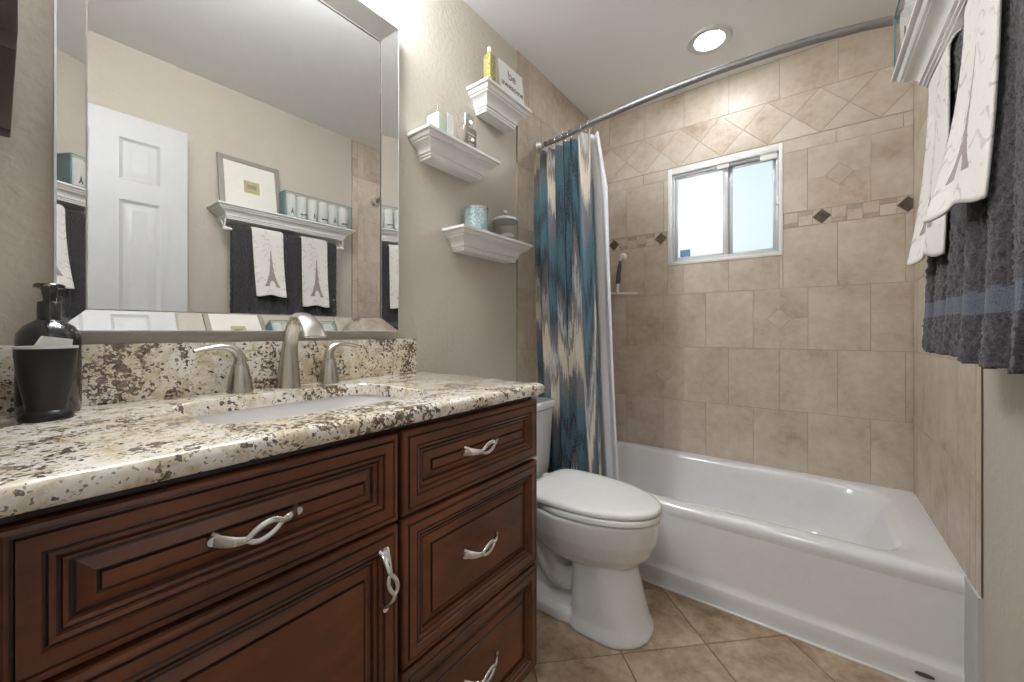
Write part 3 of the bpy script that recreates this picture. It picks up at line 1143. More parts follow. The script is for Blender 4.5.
# countertop with the sink cut-out
CT0, CT1 = 0.874, 0.905
CX1, CY0, CY1 = 0.551, -0.010, 0.955
SX0, SX1, SY0, SY1, SR = 0.125, 0.442, 0.205, 0.650, 0.075
ct = thing('countertop', (0.27, 0.47, CT0), 'cream granite countertop with brown and black speckle on the vanity cabinet', 'countertop')
bm = bmesh.new()
n8 = 10
hole = rrect(SX0, SX1, SY0, SY1, 0, SR, n8)
# outer loop sampled at matching angles
cxh, cyh = (SX0 + SX1) / 2, (SY0 + SY1) / 2


def outer_pt(p, x0, x1, y0, y1):
    dx, dy = p[0] - cxh, p[1] - cyh
    t = 1e9
    if dx > 1e-9: t = min(t, (x1 - cxh) / dx)
    if dx < -1e-9: t = min(t, (x0 - cxh) / dx)
    if dy > 1e-9: t = min(t, (y1 - cyh) / dy)
    if dy < -1e-9: t = min(t, (y0 - cyh) / dy)
    return (cxh + dx * t, cyh + dy * t)


ang = sorted(set([round(math.atan2(p[1] - cyh, p[0] - cxh), 6) for p in hole] + [round(math.atan2(y - cyh, x - cxh), 6) for x in (0.002, CX1) for y in (CY0, CY1)]))


def ray_rr(a):
    """point of the hole outline in direction a"""
    d = (math.cos(a), math.sin(a))
    lo, hi = 0.0, 1.0

    def inside(t):
        x, y = cxh + d[0] * t, cyh + d[1] * t
        if not (SX0 <= x <= SX1 and SY0 <= y <= SY1): return False
        qx = max(SX0 + SR - x, x - (SX1 - SR), 0)
        qy = max(SY0 + SR - y, y - (SY1 - SR), 0)
        return qx * qx + qy * qy <= SR * SR or qx == 0 or qy == 0
    for _ in range(40):
        mid = (lo + hi) / 2
        if inside(mid): lo = mid
        else: hi = mid
    return (cxh + d[0] * lo, cyh + d[1] * lo)


inner = [ray_rr(a) for a in ang]


def oring(d, z):
    return [outer_pt((cxh + math.cos(a), cyh + math.sin(a)), 0.002, CX1 - d, CY0, CY1 - d) + (z,) for a in ang]


rings = [[(p[0], p[1], CT0) for p in inner], oring(0.006, CT0), oring(0.001, CT0 + 0.005), oring(0.0, CT0 + 0.012), oring(0.0, CT1 - 0.012), oring(0.0025, CT1 - 0.005), oring(0.008, CT1 - 0.001), oring(0.014, CT1),
         [(cxh + (p[0] - cxh) * 1.012, cyh + (p[1] - cyh) * 1.012, CT1) for p in inner], [(p[0], p[1], CT1 - 0.003) for p in inner]]
loft(bm, rings, False, False, loop=True)
obj('slab', bm, M['granite'], ct, smooth=40)
bm = bmesh.new()
box(bm, 0.001, 0.021, CY0, 0.925, CT1, 1.027, 0.003)
obj('backsplash', bm, M['granite'], ct)

# undermount sink
sk = thing('sink', (cxh, cyh, 0.75), 'white undermount sink set in the granite countertop', 'sink')
bm = bmesh.new()


def sl(d, z, r): return rrect(SX0 - 0.006 + d, SX1 + 0.006 - d, SY0 - 0.006 + d, SY1 + 0.006 - d, z, r, 10)


loft(bm, [sl(-0.02, CT0 - 0.001, 0.085), sl(0.0, CT0 - 0.001, 0.08), sl(0.003, CT0 - 0.008, 0.08), sl(0.008, 0.80, 0.078), sl(0.022, 0.752, 0.07), sl(0.05, 0.738, 0.06), sl(0.12, 0.733, 0.03)], False, True)
obj('basin', bm, M['sinkw'], sk, smooth=60)
bm = bmesh.new()
tube(bm, [(cxh, cyh, 0.731), (cxh, cyh, 0.737)], 0.022, 20)
obj('drain', bm, M['chrome'], sk)

# ------------------------------------------------------------------ faucet
fc = thing('faucet', (0.065, 0.47, CT1), 'brushed nickel widespread faucet with arched spout behind the sink', 'faucet')
bm = bmesh.new()
path = bez([(0.062, 0.468, CT1 - 0.001), (0.063, 0.468, 0.94), (0.066, 0.468, 0.985), (0.074, 0.468, 1.03), (0.092, 0.468, 1.068), (0.122, 0.468, 1.089), (0.155, 0.468, 1.088), (0.185, 0.468, 1.070), (0.208, 0.468, 1.040)], 40)
wy = [(0, 0.0295), (0.12, 0.0265), (0.35, 0.0185), (0.55, 0.0185), (0.75, 0.0235), (1, 0.0270)]
wt = [(0, 0.0295), (0.12, 0.0260), (0.35, 0.0155), (0.55, 0.0115), (0.75, 0.008), (1, 0.006)]
tube(bm, path, 0.02, 24, flat=[(lerp_tab(wt, i / 40), lerp_tab(wy, i / 40)) for i in range(41)], up=(1, 0, 0))
obj('spout', bm, M['nickel'], fc, smooth=60)
for yy, sg in ((0.358, -1), (0.578, 1)):
    hx = 0.060
    bm = bmesh.new()
    lathe(bm, hx, yy, [(0.0275, CT1 - 0.001), (0.0275, CT1 + 0.004), (0.0240, CT1 + 0.03), (0.0180, CT1 + 0.062), (0.0155, CT1 + 0.069)], 28, True, True)
    hb = obj('valve_body', bm, M['nickel'], fc, smooth=60)
    bm = bmesh.new()
    pth = bez([(hx, yy, CT1 + 0.070), (hx, yy + sg * 0.001, CT1 + 0.085), (hx, yy + sg * 0.010, CT1 + 0.101), (hx, yy + sg * 0.028, CT1 + 0.110), (hx, yy + sg * 0.055, CT1 + 0.110), (hx, yy + sg * 0.090, CT1 + 0.103)], 28)
    wa = [(0, 0.0145), (0.25, 0.012), (0.5, 0.0085), (1, 0.0045)]
    wb = [(0, 0.0145), (0.25, 0.0125), (0.5, 0.011), (0.8, 0.011), (1, 0.0085)]
    tube(bm, pth, 0.01, 20, flat=[(lerp_tab(wb, i / 28), lerp_tab(wa, i / 28)) for i in range(29)], up=(1, 0, 0))
    obj('lever', bm, M['nickel'], hb, smooth=60)

# ------------------------------------------------------------------ framed mirror
MY0, MY1, MZ0, MZ1 = 0.069, 0.838, 1.055, 2.09
MI, MXo, MXi = 0.060, 0.030, 0.0185
mr = thing('framed_mirror', (0, 0.455, MZ0), 'large rectangular wall mirror in a wide silvery frame above the sink', 'mirror')
iy0, iy1, iz0, iz1 = 0.110, 0.777, 1.098, 2.018
bm = bmesh.new()
box(bm, 0.012, MXi - 0.002, iy0 - 0.004, iy1 + 0.004, iz0 - 0.004, iz1 + 0.004)
obj('mirror_glass', bm, M['mirror'], mr, smooth=0)


def strip(o, i):
    """one mitred bevelled mirror strip: outer edge proud, inner edge set back"""
    bm = bmesh.new()
    (oa, ob), (ia, ib) = o, i
    f = [(MXo, *oa), (MXo, *ob), (MXi, *ib), (MXi, *ia)]
    b = [(0.001, *oa), (0.001, *ob), (0.001, *ib), (0.001, *ia)]
    loft(bm, [b, f])
    obj('frame_strip', bm, M['mirror'], mr, smooth=0)


O = [(MY0, MZ0), (MY1, MZ0), (MY1, MZ1), (MY0, MZ1)]
I = [(iy0, iz0), (iy1, iz0), (iy1, iz1), (iy0, iz1)]
for k in range(4): strip((O[k], O[(k + 1) % 4]), (I[k], I[(k + 1) % 4]))
bm = bmesh.new()
e = 0.003
for y0, y1, z0, z1 in ((MY0 - e, MY0, MZ0 - e, MZ1 + e), (MY1, MY1 + e, MZ0 - e, MZ1 + e), (MY0, MY1, MZ0 - e, MZ0), (MY0, MY1, MZ1, MZ1 + e)):
    box(bm, 0.0005, MXo + 0.001, y0, y1, z0, z1)
obj('outer_edge', bm, M['alu'], mr)
bm = bmesh.new()
e = 0.0025
for y0, y1, z0, z1 in ((iy0 - e, iy0, iz0 - e, iz1 + e), (iy1, iy1 + e, iz0 - e, iz1 + e), (iy0, iy1, iz0 - e, iz0), (iy0, iy1, iz1, iz1 + e)):
    box(bm, 0.014, MXi + 0.0012, y0, y1, z0, z1)
obj('inner_edge', bm, M['greyframe'], mr)

# ------------------------------------------------------------------ crown-moulding shelves
CROWN = [(0.0, 0.0), (0.001, 0.0), (0.001, 0.08), (0.0065, 0.10), (0.0065, 0.17), (0.0045, 0.185), (0.0125, 0.215), (0.0125, 0.255), (0.0105, 0.27), (0.013, 0.37), (0.019, 0.48), (0.029, 0.575), (0.039, 0.62), (0.039, 0.665), (0.036, 0.68), (0.0445, 0.71), (0.0485, 0.77), (0.0505, 0.83), (0.0475, 0.85), (0.060, 0.875), (0.060, 0.99), (0.058, 1.0)]


def crown_shelf(name, side, y0, y1, depth, z0, z1, label, k=1.0):
    """stack of mitred rectangles growing outwards; y0..y1 and depth at the TOP"""
    t = thing(name, (0 if side > 0 else WP, (y0 + y1) / 2, z0), label, 'shelf')
    bm = bmesh.new()
    rings = []
    om = 0.060 * k
    for o, h in CROWN:
        d = om - o * k
        xa = 0.0 if side > 0 else WP
        xb = (depth - d) if side > 0 else WP - (depth - d)
        z = z0 + (z1 - z0) * h
        rings.append([(xa, y0 + d, z), (xb, y0 + d, z), (xb, y1 - d, z), (xa, y1 - d, z)])
    loft(bm, rings)
    obj('crown_moulding', bm, M['white'], t, smooth=25)
    return t


ZA, ZB, ZC, ZS = 1.767, 2.085, 1.459, 1.738
crown_shelf('wall_shelf', 1, 0.897, 1.287, 0.12, 1.686, ZA, 'white crown wall shelf holding a green glass candle and a dark bottle', 1.0)
crown_shelf('wall_shelf', 1, 1.204, 1.519, 0.12, 1.990, ZB, 'small topmost white crown wall shelf holding a thin bottle and a lettered plaque', 1.0)
crown_shelf('wall_shelf', 1, 1.066, 1.527, 0.12, 1.375, ZC, 'lowest white crown wall shelf holding a blue candle and a lidded glass jar', 1.0)

tsh = crown_shelf('towel_shelf', -1, 0.70, 1.476, WP - 1.331, 1.666, ZS, 'long white crown shelf with a towel bar on the right wall', 0.95)
BX, BZ = 1.408, 1.615
bm = bmesh.new()
tube(bm, [(BX, 0.742, BZ), (BX, 1.432, BZ)], 0.008, 14)
obj('towel_bar', bm, M['white'], tsh)
for yy in (0.752, 1.424):
    bm = bmesh.new()
    tube(bm, [(BX - 0.012, yy, 1.668), (BX, yy, BZ)], 0.0042, 8)
    tube(bm, [(BX + 0.055, yy, 1.668), (BX, yy, BZ)], 0.0042, 8)
    tube(bm, [(BX, yy - 0.006, BZ), (BX, yy + 0.006, BZ)], 0.0115, 14)
    obj('bracket', bm, M['white'], tsh)


# ------------------------------------------------------------------ towels over the bar
def drape(name, mats, y0, y1, rad, zf, zb, thick, label, cat, group, amp, nf, flare, seed, ny, dz, band=None, disp=0.0, narrow=0.0, skew=0.0, fan=(1.0, 1.0)):
    """cloth over the bar: front drop to zf, back drop to zb; wavy folds growing to the hem"""
    bm = bmesh.new()
    uvl = bm.loops.layers.uv.new('UVMap')
    prof = []
    n = max(8, int((BZ - zf) / dz))
    for i in range(n + 1): prof.append(('f', zf + (BZ - zf) * i / n))
    m = max(6, int(rad * PI / dz))
    for i in range(1, m): prof.append(('a', PI * i / m))
    n2 = max(6, int((BZ - zb) / (dz * 2.2)))
    for i in range(n2 + 1): prof.append(('b', BZ - (BZ - zb) * i / n2))
    rows = []
    rnd = random.Random(seed)
    ph = rnd.uniform(0, 6)
    for kind, q in prof:
        row = []
        for j in range(ny + 1):
            s = j / ny
            yy = y0 + (y1 - y0) * s
            if kind == 'a':
                x, z, g = BX - rad * math.cos(q), BZ + rad * math.sin(q), 0.0
                vv = 1.0
            else:
                L_ = BZ - (zf if kind == 'f' else zb)
                g = (BZ - q) / L_
                z = q
                wv = math.sin(2 * PI * nf * s + ph + 0.6 * math.sin(3 * g + ph)) + 0.35 * math.sin(2 * PI * nf * 1.9 * s + 1.3 * ph)
                ww = amp * (0.25 + 0.75 * g) * wv * min(1, g * 3)
                if kind == 'f':
                    x = BX - rad - flare * g * g * (fan[0] + (fan[1] - fan[0]) * s) + ww
                    z += 0.006 * g * math.sin(2 * PI * nf * s + ph + 1.0)
                else:
                    x = BX + rad + abs(ww) * 0.3
                vv = 1 - g
                yy += narrow * g * (0.5 - s) * 2 + skew * g
            v = bm.verts.new((x, yy, z))
            row.append((v, s, vv if kind != 'b' else 1.0 + g * 0.5, kind))
        rows.append(row)
    for a, b in zip(rows[:-1], rows[1:]):
        for j in range(ny):
            f = bm.faces.new((a[j][0], a[j + 1][0], b[j + 1][0], b[j][0]))
            for lp, src in zip(f.loops, (a[j], a[j + 1], b[j + 1], b[j])):
                lp[uvl].uv = (1 - src[1] if False else src[1], src[2])
            if band:
                zc = sum(v.co.z for v in f.verts) / 4
                if band[0] < zc < band[1] and a[j][3] == 'f': f.material_index = 1
    o = obj(name, bm, mats, None, (BX, (y0 + y1) / 2, zf), smooth=180, recalc=False)
    tag(o, label, cat, group)
    sd = o.modifiers.new('solid', 'SOLIDIFY')
    sd.thickness = thick
    sd.offset = 0
    if disp:
        vg = o.vertex_groups.new(name='pile')
        zl = o.location.z
        idx = []
        for v in o.data.vertices:
            z = v.co.z + zl
            if not (band and band[0] - 0.003 < z < band[1] + 0.003 and v.co.x < 0): idx.append(v.index)
        vg.add(idx, 1.0, 'REPLACE')
        tx = bpy.data.textures.new('pile_' + name, 'CLOUDS')
        tx.noise_scale = 0.007
        tx.noise_depth = 1
        dm = o.modifiers.new('pile', 'DISPLACE')
        dm.texture = tx
        dm.strength = disp
        dm.mid_level = 0.5
        dm.vertex_group = 'pile'
    return o


BT = [M['terry'], M['terryband']]
drape('bath_towel', BT, 1.066, 1.372, 0.017, 1.010, 1.08, 0.012, 'dark charcoal bath towel on the bar nearer the bathtub', 'towel', None, 0.0085, 3.1, 0.010, 3, 110, 0.004, (1.085, 1.118), 0.009)
drape('bath_towel', BT, 0.785, 1.060, 0.017, 1.004, 1.08, 0.012, 'dark charcoal bath towel on the bar nearer the open door', 'towel', None, 0.010, 2.6, 0.010, 5, 100, 0.004, (1.080, 1.118), 0.009)
HT = [M['tower']]
drape('hand_towel', HT, 1.143, 1.303, 0.032, 1.212, 1.30, 0.004, 'cream hand towel with a lattice tower print over the farther bath towel', 'towel', None, 0.0040, 1.3, 0.034, 11, 50, 0.008, None, 0.0, 0.004, 0.0, (0.25, 1.0))
drape('hand_towel', HT, 0.872, 1.036, 0.032, 1.257, 1.34, 0.004, 'cream hand towel with a lattice tower print over the nearer bath towel', 'towel', None, 0.0035, 1.2, 0.048, 17, 50, 0.008, None, 0.0, 0.010, 0.010, (0.2, 1.0))

# ------------------------------------------------------------------ on the towel shelf: picture and box of rolled cloths
pf_ = thing('picture_frame', (1.46, 0.905, ZS), 'silver-grey framed small print with a wide cream mat leaning on the towel shelf', 'picture')
PY0, PY1, PZ1 = 0.745, 1.062, ZS + 0.315
lean = 0.055


def px(z, off=0.0): return 1.448 + lean * (z - ZS) / 0.315 + off


bm = bmesh.new()
fw = 0.026
for y0, y1, z0, z1 in ((PY0, PY0 + fw, ZS, PZ1), (PY1 - fw, PY1, ZS, PZ1), (PY0 + fw, PY1 - fw, PZ1 - fw, PZ1), (PY0 + fw, PY1 - fw, ZS, ZS + fw)):
    vs = []
    loft(bm, [[(px(z0, 0.0), y0, z0 + 0.0005), (px(z0, 0.0), y1, z0 + 0.0005), (px(z1, 0), y1, z1), (px(z1, 0), y0, z1)],
              [(px(z0, 0.014), y0, z0 + 0.0005), (px(z0, 0.014), y1, z0 + 0.0005), (px(z1, 0.014), y1, z1), (px(z1, 0.014), y0, z1)]])
obj('frame', bm, M['greyframe'], pf_)


def leaning_sheet(name, y0, y1, z0, z1, off, th, mat, par):
    bm = bmesh.new()
    loft(bm, [[(px(z0, off), y0, z0), (px(z0, off), y1, z0), (px(z1, off), y1, z1), (px(z1, off), y0, z1)],
              [(px(z0, off + th), y0, z0), (px(z0, off + th), y1, z0), (px(z1, off + th), y1, z1), (px(z1, off + th), y0, z1)]])
    return obj(name, bm, mat, par)


mt = leaning_sheet('mat_board', PY0 + fw, PY1 - fw, ZS + fw, PZ1 - fw, 0.006, 0.004, M['mat'], pf_)
pr = leaning_sheet('print', 0.868, 0.948, ZS + 0.120, ZS + 0.192, 0.0045, 0.001, M['ochre'], mt)
leaning_sheet('print', 0.885, 0.930, ZS + 0.145, ZS + 0.170, 0.0035, 0.0008, M['inkl'], pr)

bx = thing('gift_box', (1.39, 1.23, ZS), 'clear gift box with teal edges beside the framed print on the towel shelf', 'box')
GX0, GX1, GY0, GY1, GZ1 = 1.3345, 1.414, 1.030, 1.446, ZS + 0.148
bm = bmesh.new()
r_ = 0.0032
for a, b in (((GX0, GY0, ZS + r_), (GX0, GY1, ZS + r_)), ((GX1, GY0, ZS + r_), (GX1, GY1, ZS + r_)), ((GX0, GY0, GZ1), (GX0, GY1, GZ1)), ((GX1, GY0, GZ1), (GX1, GY1, GZ1))):
    box(bm, a[0] - r_ / 2, a[0] + r_ / 2, a[1], b[1], a[2] - r_, a[2])
for xx in (GX0, GX1):
    for yy in (GY0, GY1): box(bm, xx - r_ / 2, xx + r_ / 2, yy - r_, yy + r_, ZS, GZ1)
for yy in (GY0, GY1):
    for zz in (ZS + r_, GZ1): box(bm, GX0, GX1, yy - r_ / 2, yy + r_ / 2, zz - r_, zz)
obj('box_edges', bm, M['teal'], bx)
bm = bmesh.new()
box(bm, GX0 + 0.001, GX1, GY0, GY0 + 0.0015, ZS + 0.001, GZ1)
obj('end_panel', bm, M['teald'], bx)
bm = bmesh.new()
box(bm, GX0 + 0.001, GX1, GY1 - 0.0015, GY1, ZS + 0.001, GZ1)
obj('clear_end', bm, M['acetate'], bx)
bm = bmesh.new()
box(bm, GX1 - 0.0015, GX1, GY0 + 0.002, GY1 - 0.002, ZS + 0.001, GZ1)
box(bm, GX0 + 0.002, GX1 - 0.002, GY0 + 0.002, GY1 - 0.002, ZS + 0.0005, ZS + 0.002)
obj('white_backing', bm, M['paper'], bx)
bm = bmesh.new()
box(bm, GX0, GX0 + 0.0008, GY0 + 0.004, GY1 - 0.004, ZS + 0.004, GZ1 - 0.004)
obj('clear_front', bm, M['acetate'], bx)
names6 = ['first rolled white guest cloth in the gift box from the framed print', 'second rolled white guest cloth in the gift box from the framed print', 'third rolled white guest cloth in the gift box from the framed print',
          'fourth rolled white guest cloth in the gift box from the framed print', 'fifth rolled white guest cloth in the gift box from the framed print', 'last rolled white guest cloth at the bathtub end of the gift box']
pitch = (GY1 - GY0 - 0.02) / 6
for k in range(6):
    cy = GY0 + 0.010 + pitch * (k + 0.5)
    bm = bmesh.new()
    uvl = bm.loops.layers.uv.new('UVMap')
    rr = pitch * 0.53
    prof = [(0.55, 0.004), (0.82, 0.007), (0.90, 0.03), (0.95, 0.07), (1.0, 0.10), (0.96, 0.125), (0.75, 0.137), (0.4, 0.141)]
    rings = []
    for q, h in prof:
        rg = []
        for i in range(24):
            a = 2 * PI * i / 24
            wob = 1 + 0.05 * math.sin(3 * a + k)
            rg.append((1.373 - math.cos(a) * 0.036 * q * wob, cy + math.sin(a) * rr * q * wob * (0.94 + 0.06 * math.sin(k * 2.1 + h * 30)), ZS + h))
        rings.append(rg)
    loft(bm, rings)
    # print patch: a little tower / a little word, alternating
    o = obj('rolled_cloth', bm, M['roll'], None, (1.373, cy, ZS), smooth=60)
    tag(o, names6[k], 'cloth', 'rolled guest cloths in the gift box')
    bm = bmesh.new()
    xf = 1.373 - 0.0360 * 0.965
    if k % 2 == 0 or k == 2:
        pts = [(-0.009, 0.02), (-0.006, 0.02), (-0.003, 0.029), (0.003, 0.029), (0.006, 0.02), (0.009, 0.02), (0.0035, 0.036), (0.001, 0.056), (-0.001, 0.056), (-0.0035, 0.036)]
        loft(bm, [[(xf, cy + a, ZS + b) for a, b in pts], [(xf + 0.003, cy + a, ZS + b) for a, b in pts]])
    else:
        for a in (-0.016, -0.006, 0.004, 0.013): box(bm, xf, xf + 0.003, cy + a - 0.003, cy + a + 0.004, ZS + 0.022 + (0.003 if a > 0 else 0), ZS + 0.032)
    obj('print', bm, M['ink'], o)

# ------------------------------------------------------------------ small things on the crown shelves
cd = thing('glass_candle', (0.075, 0.985, ZA), 'pale green candle in a square clear glass on the shelf nearest the mirror', 'candle')
cy, cx_ = 0.985, 0.072
bm = bmesh.new()
loft(bm, [rrect(cx_ - 0.037, cx_ + 0.037, cy - 0.037, cy + 0.037, ZA, 0.006, 4), rrect(cx_ - 0.037, cx_ + 0.037, cy - 0.037, cy + 0.037, ZA + 0.085, 0.006, 4), rrect(cx_ - 0.033, cx_ + 0.033, cy - 0.033, cy + 0.033, ZA + 0.085, 0.005, 4), rrect(cx_ - 0.033, cx_ + 0.033, cy - 0.033, cy + 0.033, ZA + 0.006, 0.005, 4)])
obj('glass_cup', bm, M['glass'], cd, smooth=40)
bm = bmesh.new()
loft(bm, [rrect(cx_ - 0.032, cx_ + 0.032, cy - 0.032, cy + 0.032, ZA + 0.007, 0.005, 4), rrect(cx_ - 0.032, cx_ + 0.032, cy - 0.032, cy + 0.032, ZA + 0.07, 0.005, 4)])
obj('wax', bm, M['wax'], cd, smooth=40)
bm = bmesh.new()
box(bm, cx_ - 0.02, cx_ + 0.025, cy + 0.0372, cy + 0.0382, ZA + 0.012, ZA + 0.075)
box(bm, cx_ + 0.0372, cx_ + 0.0382, cy + 0.006, cy + 0.037, ZA + 0.008, ZA + 0.08)
obj('label', bm, M['paper'], cd)

bt = thing('perfume_bottle', (0.07, 1.14, ZA), 'dark glass bottle with a clear square stopper beside the green candle', 'bottle')
cy, cx_ = 1.143, 0.06
bm = bmesh.new()
loft(bm, [rrect(cx_ - 0.022, cx_ + 0.022, cy - 0.034, cy + 0.034, ZA, 0.008, 4), rrect(cx_ - 0.024, cx_ + 0.024, cy - 0.037, cy + 0.037, ZA + 0.004, 0.008, 4), rrect(cx_ - 0.024, cx_ + 0.024, cy - 0.037, cy + 0.037, ZA + 0.092, 0.008, 4), rrect(cx_ - 0.020, cx_ + 0.020, cy - 0.030, cy + 0.030, ZA + 0.099, 0.008, 4), rrect(cx_ - 0.012, cx_ + 0.012, cy - 0.014, cy + 0.014, ZA + 0.102, 0.008, 4)])
obj('bottle_body', bm, M['smoke'], bt, smooth=45)
bm = bmesh.new()
box(bm, cx_ - 0.016, cx_ + 0.016, cy - 0.022, cy + 0.022, ZA + 0.102, ZA + 0.152, 0.005, 3)
obj('stopper', bm, M['chrome'], bt)['label'] = 'clear bright stopper'
bm = bmesh.new()
for q, (a, b) in enumerate(((-0.02, 0.02), (-0.012, 0.014), (-0.018, 0.01), (-0.014, 0.016))):
    box(bm, cx_ + 0.0238, cx_ + 0.0246, cy + a, cy + b, ZA + 0.066 - q * 0.013, ZA + 0.071 - q * 0.013)
obj('printed_label', bm, M['gold'], bt)

ob = thing('oil_bottle', (0.07, 1.275, ZB), 'thin square bottle of yellow-green herbs on the topmost wall shelf', 'bottle')
cy, cx_ = 1.272, 0.07
bm = bmesh.new()
loft(bm, [rrect(cx_ - 0.019, cx_ + 0.019, cy - 0.019, cy + 0.019, ZB, 0.004, 4), rrect(cx_ - 0.019, cx_ + 0.019, cy - 0.019, cy + 0.019, ZB + 0.135, 0.004, 4), rrect(cx_ - 0.010, cx_ + 0.010, cy - 0.010, cy + 0.010, ZB + 0.144, 0.004, 4), rrect(cx_ - 0.009, cx_ + 0.009, cy - 0.009, cy + 0.009, ZB + 0.152, 0.004, 4)])
obj('bottle_body', bm, M['herbs'], ob, smooth=40)
bm = bmesh.new()
lathe(bm, cx_, cy, [(0.0085, ZB + 0.152), (0.010, ZB + 0.172), (0.007, ZB + 0.174)], 16)
obj('cork', bm, M['cork'], ob)

# lettered plaque: the words lie on its face
pl = thing('plaque', (0.03, 1.46, ZB), 'small white lettered plaque standing on the topmost wall shelf', 'sign')
pw, ph_, ptilt = 0.172, 0.168, math.radians(6)
pcy = 1.424


def pl_pt(a, b, o):
    """a across (+y), b up the board, o out of the face"""
    return (0.078 + o * math.cos(ptilt) - b * math.sin(ptilt), pcy + a, ZB + b * math.cos(ptilt) + o * math.sin(ptilt))


bm = bmesh.new()
loft(bm, [[pl_pt(-pw / 2, 0, 0), pl_pt(pw / 2, 0, 0), pl_pt(pw / 2, ph_, 0), pl_pt(-pw / 2, ph_, 0)], [pl_pt(-pw / 2, 0, 0.008), pl_pt(pw / 2, 0, 0.008), pl_pt(pw / 2, ph_, 0.008), pl_pt(-pw / 2, ph_, 0.008)]])
brd = obj('board', bm, M['paper'], pl)
for txt, sz, b0 in (('be', 0.060, 0.102), ('awesome', 0.042, 0.056)):
    cu = bpy.data.curves.new('lettering', 'FONT')
    cu.body = txt
    cu.size = sz
    cu.align_x = 'CENTER'
    cu.extrude = 0.0004
    o = bpy.data.objects.new('lettering', cu)
    COL.objects.link(o)
    me = bpy.data.meshes.new_from_object(o.evaluated_get(bpy.context.evaluated_depsgraph_get()))
    COL.objects.unlink(o)
    bpy.data.objects.remove(o)
    for v in me.vertices:
        p = pl_pt(v.co.x, b0 + v.co.y, 0.0085 + v.co.z)
        v.co = Vector(p) - base(pl)
    me.materials.append(M['ink'])
    o = bpy.data.objects.new('lettering', me)
    COL.objects.link(o)
    o.parent = brd

mc = thing('candle_jar', (0.07, 1.18, ZC), 'blue speckled glass candle jar on the lowest wall shelf', 'candle')
cy, cx_ = 1.190, 0.07
bm = bmesh.new()
lathe(bm, cx_, cy, [(0.045, ZC), (0.049, ZC + 0.004), (0.049, ZC + 0.092), (0.046, ZC + 0.092), (0.046, ZC + 0.07)], 36, True, False)
obj('jar', bm, M['mercury'], mc, smooth=40)
bm = bmesh.new()
lathe(bm, cx_, cy, [(0.0495, ZC + 0.086), (0.0505, ZC + 0.089), (0.0505, ZC + 0.094), (0.045, ZC + 0.094)], 36, False, False)
obj('rim_band', bm, M['chrome'], mc, smooth=40)
bm = bmesh.new()
lathe(bm, cx_, cy, [(0.0455, ZC + 0.005), (0.0455, ZC + 0.07)], 30)
obj('wax', bm, M['paper'], mc)

gj = thing('glass_jar', (0.065, 1.39, ZC), 'clear glass jar with a silver domed lid on the lowest wall shelf', 'jar')
cy, cx_ = 1.388, 0.064
bm = bmesh.new()
lathe(bm, cx_, cy, [(0.054, ZC), (0.058, ZC + 0.006), (0.060, ZC + 0.04), (0.058, ZC + 0.084), (0.055, ZC + 0.084), (0.057, ZC + 0.04), (0.055, ZC + 0.008)], 40, True, True)
obj('jar', bm, M['glass'], gj, smooth=50)
bm = bmesh.new()
lathe(bm, cx_, cy, [(0.062, ZC + 0.085), (0.063, ZC + 0.088), (0.060, ZC + 0.091), (0.045, ZC + 0.102), (0.02, ZC + 0.111), (0.006, ZC + 0.114), (0.006, ZC + 0.12), (0.012, ZC + 0.124), (0.012, ZC + 0.133), (0.006, ZC + 0.137)], 36)
obj('lid', bm, M['alu'], gj, smooth=50)
for k, (dx, dy, rz) in enumerate(((-0.012, -0.018, 0.4), (0.014, 0.012, 1.2), (-0.01, 0.022, 2.2))):
    bm = bmesh.new()
    box(bm, cx_ + dx - 0.02, cx_ + dx + 0.02, cy + dy - 0.013, cy + dy + 0.013, ZC + 0.009 + k * 0.0105, ZC + 0.019 + k * 0.0105, 0.004, 3)
    tag(obj('soap_bar', bm, M['paper'], None, (cx_ + dx, cy + dy, ZC + 0.009 + k * 0.0105)), ['lowest white soap bar inside the lidded glass jar', 'middle white soap bar inside the lidded glass jar', 'topmost white soap bar inside the lidded glass jar'][k], 'soap', 'soap bars in the glass jar')

# ------------------------------------------------------------------ on the counter: soap pump, tumbler
sp = thing('soap_dispenser', (0.062, 0.060, CT1), 'black glossy soap pump bottle behind the dark tumbler at the left end of the counter', 'soap dispenser')
cx_, cy = 0.0625, 0.0585
bm = bmesh.new()
lathe(bm, cx_, cy, [(0.036, CT1), (0.040, CT1 + 0.004), (0.040, CT1 + 0.133), (0.0385, CT1 + 0.144), (0.031, CT1 + 0.157), (0.019, CT1 + 0.166), (0.0145, CT1 + 0.170)], 40)
obj('bottle', bm, M['blackp'], sp, smooth=50)
bm = bmesh.new()
lathe(bm, cx_, cy, [(0.0150, CT1 + 0.169), (0.0150, CT1 + 0.199), (0.0135, CT1 + 0.201), (0.0085, CT1 + 0.202), (0.008, CT1 + 0.206), (0.0105, CT1 + 0.222), (0.0115, CT1 + 0.2245)], 28)
obj('collar', bm, M['blackp'], sp, smooth=40)
bm = bmesh.new()
lathe(bm, cx_, cy, [(0.014, CT1 + 0.2245), (0.0195, CT1 + 0.226), (0.0195, CT1 + 0.231), (0.017, CT1 + 0.2335)], 28)
tube(bm, [(cx_, cy, CT1 + 0.228), (cx_ + 0.026, cy - 0.004, CT1 + 0.2275), (cx_ + 0.040, cy - 0.006, CT1 + 0.223)], [0.005, 0.005, 0.004], 12)
obj('pump_head', bm, M['blackp'], sp, smooth=40)

